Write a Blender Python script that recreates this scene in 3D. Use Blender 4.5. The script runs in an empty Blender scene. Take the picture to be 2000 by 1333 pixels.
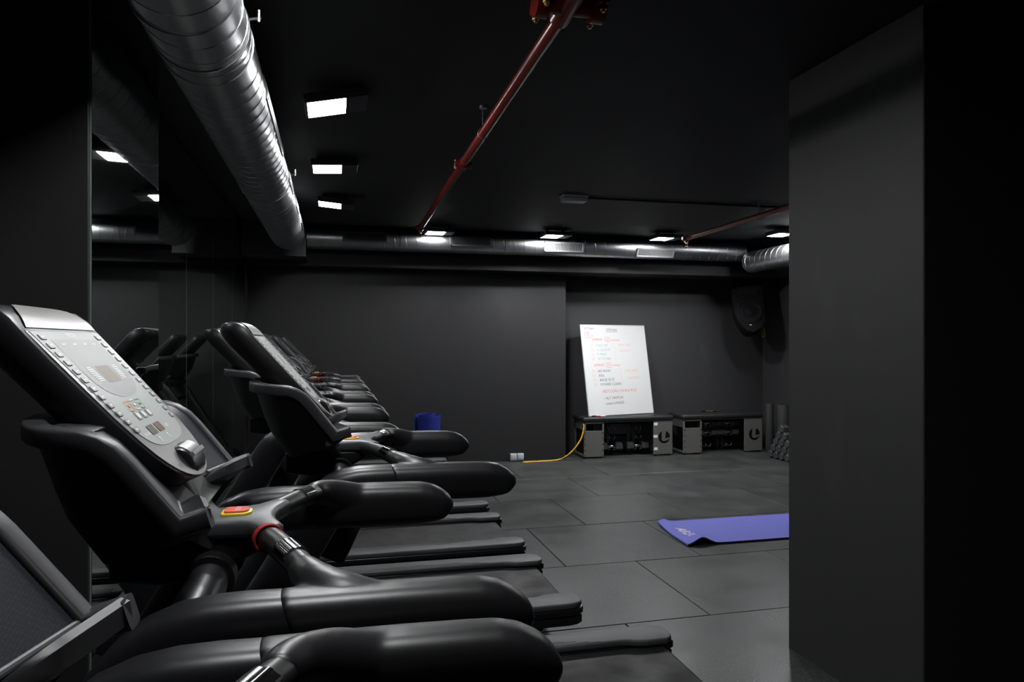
import bpy, bmesh, math, random
from mathutils import Vector, Matrix
random.seed(7)
PI = math.pi
SC = bpy.context.scene
COL = SC.collection

# ------------------------------------------------------------------ camera, world, exposure
cam_d = bpy.data.cameras.new('camera'); cam = bpy.data.objects.new('camera', cam_d); COL.objects.link(cam)
cam.location = (0, 0, 1.5); cam.rotation_euler = (PI/2, 0, -math.radians(13.96))
cam_d.sensor_width = 36; cam_d.lens = 25.2; cam_d.shift_y = 0.00075; cam_d.clip_start = 0.02
SC.camera = cam
world = bpy.data.worlds.new('world'); SC.world = world; world.use_nodes = True
world.node_tree.nodes['Background'].inputs[0].default_value = (0, 0, 0, 1)
world.node_tree.nodes['Background'].inputs[1].default_value = 0
SC.view_settings.view_transform = 'Standard'; SC.view_settings.look = 'None'
SC.view_settings.gamma = 1; SC.view_settings.use_curve_mapping = False
SC.view_settings.exposure = 0.0
LAMP = 120.0          # left row
LAMP_FAR = 300.0      # far lamps: same fittings, output raised to brighten the alcove end

# ------------------------------------------------------------------ materials
M = {}
def mat(name, col, rough=0.5, metal=0.0, spec=0.5, noise=None, bump=None, emit=None, rnoise=None, coat=0.0, coord='Object'):
    m = bpy.data.materials.new(name); m.use_nodes = True; nt = m.node_tree; b = nt.nodes['Principled BSDF']
    b.inputs['Base Color'].default_value = (*col, 1); b.inputs['Roughness'].default_value = rough
    b.inputs['Metallic'].default_value = metal; b.inputs['Specular IOR Level'].default_value = spec
    if coat: b.inputs['Coat Weight'].default_value = coat; b.inputs['Coat Roughness'].default_value = 0.1
    if emit:
        b.inputs['Emission Color'].default_value = (*emit[0], 1); b.inputs['Emission Strength'].default_value = emit[1]
    if noise or bump or rnoise:
        tc = nt.nodes.new('ShaderNodeTexCoord')
    def nz(scale, detail=4):
        n = nt.nodes.new('ShaderNodeTexNoise'); n.inputs['Scale'].default_value = scale; n.inputs['Detail'].default_value = detail
        nt.links.new(tc.outputs[coord], n.inputs['Vector']); return n
    if noise:
        n = nz(noise[0]); r = nt.nodes.new('ShaderNodeMapRange')
        r.inputs[1].default_value = 0.3; r.inputs[2].default_value = 0.7
        r.inputs[3].default_value = 1-noise[1]; r.inputs[4].default_value = 1+noise[1]
        nt.links.new(n.outputs['Fac'], r.inputs[0])
        mx = nt.nodes.new('ShaderNodeVectorMath'); mx.operation = 'SCALE'; mx.inputs[0].default_value = col
        nt.links.new(r.outputs[0], mx.inputs['Scale']); nt.links.new(mx.outputs[0], b.inputs['Base Color'])
    if rnoise:
        n = nz(rnoise[0]); r = nt.nodes.new('ShaderNodeMapRange'); r.inputs[1].default_value = 0.3; r.inputs[2].default_value = 0.7
        r.inputs[3].default_value = rough-rnoise[1]; r.inputs[4].default_value = rough+rnoise[1]
        nt.links.new(n.outputs['Fac'], r.inputs[0]); nt.links.new(r.outputs[0], b.inputs['Roughness'])
    if bump:
        n = nz(bump[0], 3); bp = nt.nodes.new('ShaderNodeBump'); bp.inputs['Strength'].default_value = bump[1]; bp.inputs['Distance'].default_value = bump[2] if len(bump) > 2 else 0.002
        nt.links.new(n.outputs['Fac'], bp.inputs['Height']); nt.links.new(bp.outputs[0], b.inputs['Normal'])
    M[name] = m; return m

def wall_mat(name, col):
    m = mat(name, col, 0.55, spec=0.4, bump=(90, 0.15, 0.002))
    nt = m.node_tree; b = nt.nodes['Principled BSDF']; tc = nt.nodes.new('ShaderNodeNewGeometry')
    # pale scuffs with a shape of their own
    n = nt.nodes.new('ShaderNodeTexNoise'); n.inputs['Scale'].default_value = 2.2; n.inputs['Detail'].default_value = 6; n.inputs['Distortion'].default_value = 0.6
    mp = nt.nodes.new('ShaderNodeMapping'); mp.inputs['Scale'].default_value = (1.6, 1.6, 0.8)
    nt.links.new(tc.outputs['Position'], mp.inputs[0]); nt.links.new(mp.outputs[0], n.inputs['Vector'])
    r = nt.nodes.new('ShaderNodeMapRange'); r.inputs[1].default_value = 0.60; r.inputs[2].default_value = 0.85; r.inputs[3].default_value = 0; r.inputs[4].default_value = 0.5
    nt.links.new(n.outputs['Fac'], r.inputs[0])
    mx = nt.nodes.new('ShaderNodeMix'); mx.data_type = 'RGBA'
    mx.inputs[6].default_value = (*col, 1); mx.inputs[7].default_value = (col[0]*2.2, col[1]*2.2, col[2]*2.2, 1)
    nt.links.new(r.outputs[0], mx.inputs[0]); nt.links.new(mx.outputs[2], b.inputs['Base Color'])
    return m
wall_mat('wall_paint', (0.0145, 0.0145, 0.0155)); wall_mat('wall_paint_brightened', (0.034, 0.034, 0.036))  # alcove and right walls coloured lighter to make up for weak light there
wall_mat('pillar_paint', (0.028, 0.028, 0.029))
mat('ceiling_paint', (0.018, 0.018, 0.019), 0.7, spec=0.3, bump=(60, 0.2, 0.002))
mat('black_plastic', (0.0105, 0.0105, 0.0125), 0.35, spec=0.5, bump=(900, 0.08, 0.0005))
mat('soft_black', (0.0125, 0.0125, 0.014), 0.37, spec=0.5, bump=(1100, 0.12, 0.0005))
mat('soffit_paint', (0.0065, 0.0065, 0.007), 0.7, spec=0.3, bump=(60, 0.15, 0.002))
mat('console_black', (0.009, 0.009, 0.0105), 0.38, spec=0.45)
mat('dark_plastic', (0.006, 0.006, 0.007), 0.45, spec=0.4)
mat('grey_plastic', (0.075, 0.078, 0.082), 0.42, spec=0.5, bump=(900, 0.08, 0.0005))
mat('neck_plastic', (0.055, 0.058, 0.06), 0.4, spec=0.5, bump=(1300, 0.15, 0.0005))
mat('rail_plastic', (0.068, 0.070, 0.072), 0.5, spec=0.4, noise=(8, 0.08))
mat('belt_rubber', (0.0125, 0.012, 0.0115), 0.55, spec=0.22, noise=(14, 0.25), rnoise=(6, 0.12), bump=(700, 0.25, 0.001))
mat('screen_overlay', (0.36, 0.385, 0.375), 0.45, spec=0.35); mat('screen_dark', (0.018, 0.020, 0.023), 0.3)
mat('screen_window', (0.29, 0.30, 0.295), 0.45, spec=0.3)
mat('screen_brown', (0.26, 0.225, 0.19), 0.5, spec=0.25)
mat('cap_overlay', (0.30, 0.30, 0.285), 0.3, spec=0.5)
mat('bezel_silver', (0.22, 0.22, 0.215), 0.33, metal=0.3, noise=(120, 0.06))
mat('key_grey', (0.27, 0.285, 0.28), 0.4)
mat('print_white', (0.8, 0.8, 0.78), 0.5)
mat('key_orange', (0.60, 0.20, 0.06), 0.4); mat('key_green', (0.10, 0.36, 0.12), 0.4); mat('key_white', (0.6, 0.6, 0.6), 0.4)
mat('led_orange', (0.15, 0.085, 0.06), 0.5, spec=0.3); mat('led_olive', (0.11, 0.10, 0.075), 0.5, spec=0.3)
mat('stop_red', (0.75, 0.10, 0.07), 0.35); mat('stop_yellow', (0.80, 0.55, 0.02), 0.4)
mat('chrome', (0.80, 0.80, 0.80), 0.12, metal=1.0)
mat('cord_red', (0.35, 0.012, 0.012), 0.6)
mat('galvanised', (0.36, 0.37, 0.38), 0.34, metal=1.0, noise=(5, 0.05), rnoise=(4, 0.03))
mat('galvanised_bright', (0.60, 0.62, 0.62), 0.3, metal=1.0)
mat('grille_metal', (0.34, 0.35, 0.35), 0.38, metal=0.8)
mat('box_dark', (0.022, 0.022, 0.022), 0.5); mat('grille_painted', (0.045, 0.046, 0.047), 0.4, metal=0.3)
mat('grille_dark', (0.01, 0.01, 0.011), 0.7)
mat('pipe_red', (0.15, 0.012, 0.008), 0.24, spec=0.4, noise=(6, 0.2))
mat('pipe_rust', (0.16, 0.035, 0.02), 0.42, spec=0.4)
mat('brass', (0.55, 0.38, 0.16), 0.3, metal=1.0)
mat('lamp_housing', (0.02, 0.02, 0.021), 0.35, spec=0.5)
mat('lamp_lens', (0.9, 0.9, 0.9), 0.4, emit=((0.98, 0.99, 1.0), LAMP)); mat('lamp_lens_far', (0.9, 0.9, 0.9), 0.4, emit=((0.98, 0.99, 1.0), LAMP_FAR))
mat('box_white', (0.40, 0.40, 0.40), 0.45)
mat('mirror_glass', (0.62, 0.65, 0.63), 0.015, metal=1.0)
mat('mirror_edge', (0.22, 0.27, 0.245), 0.25, spec=0.7)
mat('bench_steel', (0.125, 0.122, 0.117), 0.45, metal=0.2, spec=0.5, bump=(500, 0.2, 0.0008))
mat('bench_pad', (0.016, 0.016, 0.018), 0.42, spec=0.5, bump=(400, 0.15, 0.0008))
mat('bench_tube', (0.16, 0.16, 0.155), 0.35, metal=0.6)
mat('bolt_steel', (0.6, 0.6, 0.58), 0.3, metal=1.0)
mat('logo_black', (0.004, 0.004, 0.004), 0.8, spec=0.1)
mat('sticker_white', (0.75, 0.74, 0.68), 0.5)
mat('ink_grey', (0.15, 0.15, 0.15), 0.6)
mat('board_white', (0.67, 0.68, 0.68), 0.16, spec=0.5)
mat('board_frame', (0.62, 0.62, 0.62), 0.35, metal=0.5)
mat('ink_black', (0.05, 0.07, 0.075), 0.5); mat('ink_red', (0.72, 0.16, 0.12), 0.5); mat('ink_pale_red', (0.72, 0.40, 0.36), 0.5); mat('ink_pale_black', (0.35, 0.38, 0.38), 0.5)
mat('cord_yellow', (0.75, 0.42, 0.015), 0.5)
mat('socket_grey', (0.42, 0.45, 0.46), 0.35)
mat('foam_blue', (0.012, 0.022, 0.17), 0.75, spec=0.2, noise=(60, 0.12))
mat('mat_blue', (0.135, 0.145, 0.56), 0.7, spec=0.3, noise=(90, 0.1), bump=(400, 0.3, 0.001))
mat('mat_under', (0.02, 0.025, 0.05), 0.8)
mat('print_pink', (0.75, 0.66, 0.70), 0.6)
mat('dumbbell_rubber', (0.038, 0.039, 0.042), 0.5, spec=0.5, noise=(30, 0.2))
mat('foam_black', (0.018, 0.018, 0.018), 0.75)
mat('speaker_black', (0.005, 0.005, 0.006), 0.8, spec=0.12); mat('speaker_cone', (0.006, 0.006, 0.007), 0.7, spec=0.15)
mat('marker_red', (0.75, 0.04, 0.02), 0.4); mat('marker_white', (0.75, 0.75, 0.75), 0.4); mat('marker_black', (0.02, 0.02, 0.02), 0.4)
mat('led_blue', (0.02, 0.05, 0.6), 0.4, emit=((0.05, 0.2, 1.0), 3.0))

def mesh_dots():
    m = mat('mesh_panel', (0.018, 0.020, 0.027), 0.5, spec=0.4)
    nt = m.node_tree; b = nt.nodes['Principled BSDF']; tc = nt.nodes.new('ShaderNodeTexCoord')
    v = nt.nodes.new('ShaderNodeTexVoronoi'); v.inputs['Scale'].default_value = 420; v.inputs['Randomness'].default_value = 0.25
    nt.links.new(tc.outputs['Object'], v.inputs['Vector'])
    r = nt.nodes.new('ShaderNodeMapRange'); r.inputs[1].default_value = 0.12; r.inputs[2].default_value = 0.28; r.inputs[3].default_value = 0.075; r.inputs[4].default_value = 0.016
    nt.links.new(v.outputs['Distance'], r.inputs[0])
    mx = nt.nodes.new('ShaderNodeVectorMath'); mx.operation = 'SCALE'; mx.inputs[0].default_value = (0.9, 1.0, 1.35)
    nt.links.new(r.outputs[0], mx.inputs['Scale']); nt.links.new(mx.outputs[0], b.inputs['Base Color'])
mesh_dots()
def rubber_tile():
    m = mat('rubber_tile', (0.06, 0.063, 0.063), 0.42, spec=0.22)
    nt = m.node_tree; b = nt.nodes['Principled BSDF']; g = nt.nodes.new('ShaderNodeNewGeometry'); oi = nt.nodes.new('ShaderNodeObjectInfo')
    n1 = nt.nodes.new('ShaderNodeTexNoise'); n1.inputs['Scale'].default_value = 3.0; n1.inputs['Detail'].default_value = 8; n1.inputs['Roughness'].default_value = 0.65
    n2 = nt.nodes.new('ShaderNodeTexNoise'); n2.inputs['Scale'].default_value = 110; n2.inputs['Detail'].default_value = 2
    v = nt.nodes.new('ShaderNodeTexVoronoi'); v.inputs['Scale'].default_value = 70
    n3 = nt.nodes.new('ShaderNodeTexNoise'); n3.inputs['Scale'].default_value = 1.6
    for n in (n1, n2, v, n3): nt.links.new(g.outputs['Position'], n.inputs['Vector'])
    def mr(src, a, b_, c, d_):
        r = nt.nodes.new('ShaderNodeMapRange'); r.inputs[1].default_value = a; r.inputs[2].default_value = b_; r.inputs[3].default_value = c; r.inputs[4].default_value = d_
        nt.links.new(src, r.inputs[0]); return r.outputs[0]
    def mth(op, a, b_):
        k = nt.nodes.new('ShaderNodeMath'); k.operation = op
        for i, q in enumerate((a, b_)):
            if isinstance(q, float): k.inputs[i].default_value = q
            else: nt.links.new(q, k.inputs[i])
        return k.outputs[0]
    base = mth('MULTIPLY', mr(n1.outputs['Fac'], 0.3, 0.7, 0.68, 1.32), mr(n2.outputs['Fac'], 0.3, 0.7, 0.68, 1.32))
    base = mth('MULTIPLY', base, mr(oi.outputs['Random'], 0, 1, 0.9, 1.1))
    fl = mth('MULTIPLY', mr(v.outputs['Distance'], 0.12, 0.20, 1.0, 0.0), mr(n3.outputs['Fac'], 0.45, 0.65, 0.4, 5.0))
    tot = mth('ADD', base, fl)
    mx = nt.nodes.new('ShaderNodeVectorMath'); mx.operation = 'SCALE'; mx.inputs[0].default_value = (0.040, 0.0425, 0.042)
    nt.links.new(tot, mx.inputs['Scale']); nt.links.new(mx.outputs[0], b.inputs['Base Color'])
    nt.links.new(mr(n1.outputs['Fac'], 0.3, 0.7, 0.32, 0.46), b.inputs['Roughness'])
    bp = nt.nodes.new('ShaderNodeBump'); bp.inputs['Strength'].default_value = 0.2; bp.inputs['Distance'].default_value = 0.0015
    nt.links.new(n2.outputs['Fac'], bp.inputs['Height']); nt.links.new(bp.outputs[0], b.inputs['Normal'])
rubber_tile()

# ------------------------------------------------------------------ helpers
def link(o, parent=None):
    COL.objects.link(o)
    if parent: o.parent = parent
    return o
def obj(name, me, mats, parent=None, smooth=35):
    if not isinstance(mats, (list, tuple)): mats = [mats]
    me.name = name
    for m in mats: me.materials.append(M[m] if isinstance(m, str) else m)
    if smooth:
        for p in me.polygons: p.use_smooth = True
        me.set_sharp_from_angle(angle=math.radians(smooth))
    return link(bpy.data.objects.new(name, me), parent)
def empty(name, loc=(0, 0, 0), rz=0):
    o = bpy.data.objects.new(name, None); o.location = loc; o.rotation_euler = (0, 0, rz); o.empty_display_size = 0.1
    return link(o)
def tag(o, label=None, cat=None, group=None, kind=None):
    if label: o['label'] = label
    if cat: o['category'] = cat
    if group: o['group'] = group
    if kind: o['kind'] = kind
    return o
def frompy(vs, fs, name='m'):
    me = bpy.data.meshes.new(name); me.from_pydata([tuple(v) for v in vs], [], fs); me.validate(); me.update(); return me
def tobm(bm, name='m'):
    bmesh.ops.recalc_face_normals(bm, faces=bm.faces)
    me = bpy.data.meshes.new(name); bm.to_mesh(me); bm.free(); return me
def bevel(bm, w, seg=2, ang=30):
    if w <= 0: return
    es = [e for e in bm.edges if len(e.link_faces) == 2 and e.calc_face_angle(0) > math.radians(ang)]
    bmesh.ops.bevel(bm, geom=es, offset=w, segments=seg, profile=0.5, affect='EDGES', clamp_overlap=True)
def add_box(bm, lo, hi, bw=0, seg=2):
    b2 = bmesh.new()
    vs = [b2.verts.new((x, y, z)) for x in (lo[0], hi[0]) for y in (lo[1], hi[1]) for z in (lo[2], hi[2])]
    for f in ((0, 1, 3, 2), (4, 6, 7, 5), (0, 4, 5, 1), (2, 3, 7, 6), (0, 2, 6, 4), (1, 5, 7, 3)): b2.faces.new([vs[i] for i in f])
    bmesh.ops.recalc_face_normals(b2, faces=b2.faces)
    bevel(b2, bw, seg)
    merge(bm, b2)
def merge(bm, b2):
    b2.verts.index_update(); vm = [bm.verts.new(v.co) for v in b2.verts]
    for f in b2.faces:
        try: bm.faces.new([vm[v.index] for v in f.verts])
        except ValueError: pass
    b2.free()
def box(lo, hi, bw=0, seg=2):
    bm = bmesh.new(); add_box(bm, lo, hi, bw, seg); return tobm(bm)
def prism(poly, axis, a, b, bw=0, seg=2, bm=None):
    """extrude a 2D polygon: axis 'y' poly in (x,z); 'z' poly in (x,y); 'x' poly in (y,z)"""
    b2 = bmesh.new()
    def p3(p, t): return (p[0], t, p[1]) if axis == 'y' else (p[0], p[1], t) if axis == 'z' else (t, p[0], p[1])
    A = [b2.verts.new(p3(p, a)) for p in poly]; B = [b2.verts.new(p3(p, b)) for p in poly]; n = len(poly)
    b2.faces.new(A); b2.faces.new(B[::-1])
    for i in range(n): b2.faces.new((A[i], B[i], B[(i+1) % n], A[(i+1) % n]))
    bmesh.ops.recalc_face_normals(b2, faces=b2.faces)
    bevel(b2, bw, seg)
    if bm is not None: merge(bm, b2); return
    bmesh.ops.triangulate(b2, faces=[f for f in b2.faces if len(f.verts) > 4])
    return tobm(b2)
def loft(secs, caps=True, closed=True):
    vs = []; fs = []; n = len(secs[0])
    for s in secs: vs += [tuple(p) for p in s]
    for i in range(len(secs)-1):
        for j in range(n if closed else n-1):
            k = (j+1) % n; fs.append((i*n+j, i*n+k, (i+1)*n+k, (i+1)*n+j))
    if caps and closed: fs.append(tuple(range(n))[::-1]); fs.append(tuple((len(secs)-1)*n+j for j in range(n)))
    bm = bmesh.new(); bv = [bm.verts.new(v) for v in vs]
    for f in fs:
        try: bm.faces.new([bv[i] for i in f])
        except ValueError: pass
    return bm
def catmull(pts, k=6, closed=False):
    out = []; n = len(pts)
    rng = range(n) if closed else range(n-1)
    for i in rng:
        p = [Vector(pts[(i+j) % n]) if closed else Vector(pts[min(max(i+j, 0), n-1)]) for j in (-1, 0, 1, 2)]
        for q in range(k):
            t = q/k
            out.append(0.5*((2*p[1])+(p[2]-p[0])*t+(2*p[0]-5*p[1]+4*p[2]-p[3])*t*t+(3*p[1]-p[0]-3*p[2]+p[3])*t**3))
    if not closed: out.append(Vector(pts[-1]))
    return out
def tube(path, rad, seg=12, closed=False, bm=None, caps=True):
    path = [Vector(p) for p in path]; n = len(path)
    if not isinstance(rad, (list, tuple)): rad = [rad]*n
    secs = []; up = None
    for i in range(n):
        a = path[i-1] if (i or closed) else path[i]; b = path[(i+1) % n] if (i < n-1 or closed) else path[i]
        t = (b-a).normalized()
        if up is None:
            up = Vector((0, 0, 1)) if abs(t.z) < 0.9 else Vector((1, 0, 0))
        u = (up-t*up.dot(t)).normalized(); up = u; w = t.cross(u)
        secs.append([path[i]+rad[i]*(math.cos(2*PI*j/seg)*u+math.sin(2*PI*j/seg)*w) for j in range(seg)])
    if closed: secs.append(secs[0])
    b2 = loft(secs, caps and not closed)
    if closed: bmesh.ops.remove_doubles(b2, verts=b2.verts, dist=1e-6)
    if bm is None: return tobm(b2)
    bmesh.ops.recalc_face_normals(b2, faces=b2.faces); merge(bm, b2)
def cyl(p, q, r, seg=20, bm=None, r2=None):
    return tube([p, q], [r, r2 if r2 is not None else r], seg, bm=bm)
def text_mesh(s, size, ox=0.0, align='LEFT', shear=0.0, off=0.0):
    c = bpy.data.curves.new('t', 'FONT'); c.body = s; c.size = size; c.align_x = align; c.shear = shear; c.offset = off; c.resolution_u = 2
    o = bpy.data.objects.new('t', c); COL.objects.link(o)
    dg = bpy.context.evaluated_depsgraph_get(); me = bpy.data.meshes.new_from_object(o.evaluated_get(dg))
    bpy.data.objects.remove(o); bpy.data.curves.remove(c); return me
def xform(me, mtx): me.transform(mtx); return me
def reslot(o, table):
    """give one copy its own material while the mesh stays shared"""
    for sl in o.material_slots:
        if sl.material and sl.material.name in table:
            m = M[table[sl.material.name]]; sl.link = 'OBJECT'; sl.material = m
def copy_tree(o, parent=None):
    c = o.copy(); COL.objects.link(c)
    if parent: c.parent = parent
    for ch in list(o.children): copy_tree(ch, c)
    return c

# ------------------------------------------------------------------ setting
XL, XC, XR = -0.96, -0.70, 6.0        # recessed mirror wall, column face, right wall
YB, YA, YF = 8.74, 9.16, -3.0         # back wall, alcove wall, wall behind the viewer
ZC = 2.78
S = lambda o: tag(o, kind='structure')
floor = S(obj('floor', box((XL-0.2, YF-0.2, -0.12), (XR+0.2, YA+0.2, -0.022)), 'grille_dark', smooth=0))
tile_me = box((-0.498, -0.498, -0.022), (0.498, 0.498, 0.0), 0.004, 1)
first = None
for r in range(-8, 6):
    yc = 4.055+r*1.0
    for k in range(-1, 8):
        xc = k+0.5+(0.5 if r % 2 else 0.0)+0.005
        xa, xb, ya, yb = max(xc-0.498, XL+0.005), min(xc+0.498, XR-0.005), max(yc-0.498, YF+0.005), min(yc+0.498, YA-0.005)
        if xb-xa < 0.05 or yb-ya < 0.05: continue
        if xb-xa > 0.99 and yb-ya > 0.99:
            if first is None: t = obj('floor_tile', tile_me, 'rubber_tile', floor, smooth=0); first = t
            else: t = link(bpy.data.objects.new('floor_tile', tile_me), floor)
            t.location = (xc, yc, random.uniform(-0.0015, 0.0)); t.rotation_euler = (0, 0, random.uniform(-0.0025, 0.0025))
        else:
            obj('floor_tile', box((xa, ya, -0.022), (xb, yb, -0.0005), 0.004, 1), 'rubber_tile', floor, smooth=0)
S(obj('ceiling', box((XL-0.2, YF-0.2, ZC), (XR+0.2, YA+0.2, ZC+0.15)), 'ceiling_paint', smooth=0))
S(obj('wall_left', box((XL-0.15, YF-0.15, -0.1), (XL, YA+0.15, ZC)), 'wall_paint', smooth=0))
S(obj('wall_back', box((XL, YB, -0.1), (2.88, YA+0.15, ZC)), 'wall_paint', smooth=0))
S(obj('wall_alcove', box((2.88, YA, -0.1), (XR+0.15, YA+0.15, ZC)), 'wall_paint_brightened', smooth=0))
S(obj('wall_right', box((XR, YF-0.15, -0.1), (XR+0.15, YA+0.15, ZC)), 'wall_paint_brightened', smooth=0))
S(obj('wall_front', box((XL, YF-0.15, -0.1), (XR, YF, ZC)), 'wall_paint', smooth=0))
S(obj('wall_column', box((XL-0.01, 2.365, -0.1), (XC-0.006, 3.217, ZC), 0.002, 1), 'pillar_paint', smooth=0))
S(obj('wall_pillar', box((2.165, 2.255, -0.1), (3.35, 3.086, ZC), 0.004, 1), 'pillar_paint', smooth=0))
S(obj('trim_1', box((XL+0.002, 8.40, 2.355), (XR-0.002, YA-0.002, ZC), 0.006, 1), 'soffit_paint', smooth=0))

# mirrors
def mirror(y0, y1, x, label, z0=0.10, z1=2.765):
    e = empty('wall_mirror', (x, (y0+y1)/2, z0)); tag(e, label, 'mirror', 'mirror panels on the left wall')
    h = (y1-y0)/2-0.002
    obj('glass', box((-0.001, -h+0.0015, 0.0015), (0.0005, h-0.0015, z1-z0-0.0015)), 'mirror_glass', e, smooth=0)
    obj('backing', box((-0.006, -h, 0), (-0.0012, h, z1-z0), 0.0006, 1), 'mirror_edge', e, smooth=0)
mirror(2.372, 3.215, XC, 'mirror panel on the front of the left column')
for i, (a, b) in enumerate(((3.24, 4.10), (4.10, 5.16), (5.16, 6.25), (6.25, 7.38), (7.38, 8.38))):
    mirror(a, b, XL+0.0065, ('narrow mirror panel just behind the left column', 'recessed mirror panel next beyond the column, second on the wall',
        'recessed mirror panel in the middle of the left wall', 'recessed mirror panel, last but one before the far corner', 'recessed mirror panel nearest the far corner')[i])

# ------------------------------------------------------------------ treadmill
FO = Vector((-0.4875, 0, 1.519)); FE = Vector((0.6624, 0, -0.7493)); FN = Vector((0.7493, 0, 0.6624))
def fp(s, y, n=0.0): return FO+FE*s+FN*n+Vector((0, y, 0))
def sweep(st, y0, seg=24, ex=2.7):
    """stations (x, z, half height, half width) swept in the xz plane"""
    n = len(st); secs = []
    for i, (x, z, h, w) in enumerate(st):
        a = st[max(i-1, 0)]; b = st[min(i+1, n-1)]; t = Vector((b[0]-a[0], 0, b[1]-a[1])).normalized(); nn = Vector((-t.z, 0, t.x))
        ring = []
        for j in range(seg):
            an = 2*PI*j/seg; c, s = math.cos(an), math.sin(an)
            cy = math.copysign(abs(c)**(2/ex), c)*w; cz = math.copysign(abs(s)**(2/ex), s)*h
            ring.append(Vector((x, y0+cy, z))+nn*cz)
        secs.append(ring)
    return loft(secs)
def face_poly(outline, n, thick=0.0, bm=None):
    """outline [(s, y)] laid on the console face"""
    b2 = bmesh.new()
    A = [b2.verts.new(fp(s, y, n)) for s, y in outline]
    f = b2.faces.new(A)
    if thick:
        B = [b2.verts.new(fp(s, y, n-thick)) for s, y in outline]; k = len(A)
        for i in range(k): b2.faces.new((A[i], B[i], B[(i+1) % k], A[(i+1) % k]))
    bmesh.ops.recalc_face_normals(b2, faces=b2.faces)
    if not thick and f.normal.dot(FN) < 0: f.normal_flip()
    if bm is None: return tobm2(b2)
    merge(bm, b2)
def tobm2(bm):
    me = bpy.data.meshes.new('m'); bm.to_mesh(me); bm.free(); return me
def rrect(cs, cy, hs, hy, r=0.3, k=4):
    out = []; rr = min(hs, hy)*r
    for sx, sy, a0 in ((1, 1, 0), (-1, 1, 1), (-1, -1, 2), (1, -1, 3)):
        for q in range(k+1):
            an = (a0+q/k)*PI/2
            out.append((cs+sx*(hs-rr)+rr*math.cos(an), cy+sy*(hy-rr)+rr*math.sin(an)))
    return out
def ring_poly(cs, cy, hs, hy, wd, n, bm):
    o = rrect(cs, cy, hs, hy, 0.6); i = rrect(cs, cy, hs-wd, hy-wd, 0.5)
    A = [bm.verts.new(fp(s, y, n)) for s, y in o]; B = [bm.verts.new(fp(s, y, n)) for s, y in i]; k = len(A)
    for j in range(k): bm.faces.new((A[j], A[(j+1) % k], B[(j+1) % k], B[j]))

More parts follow.
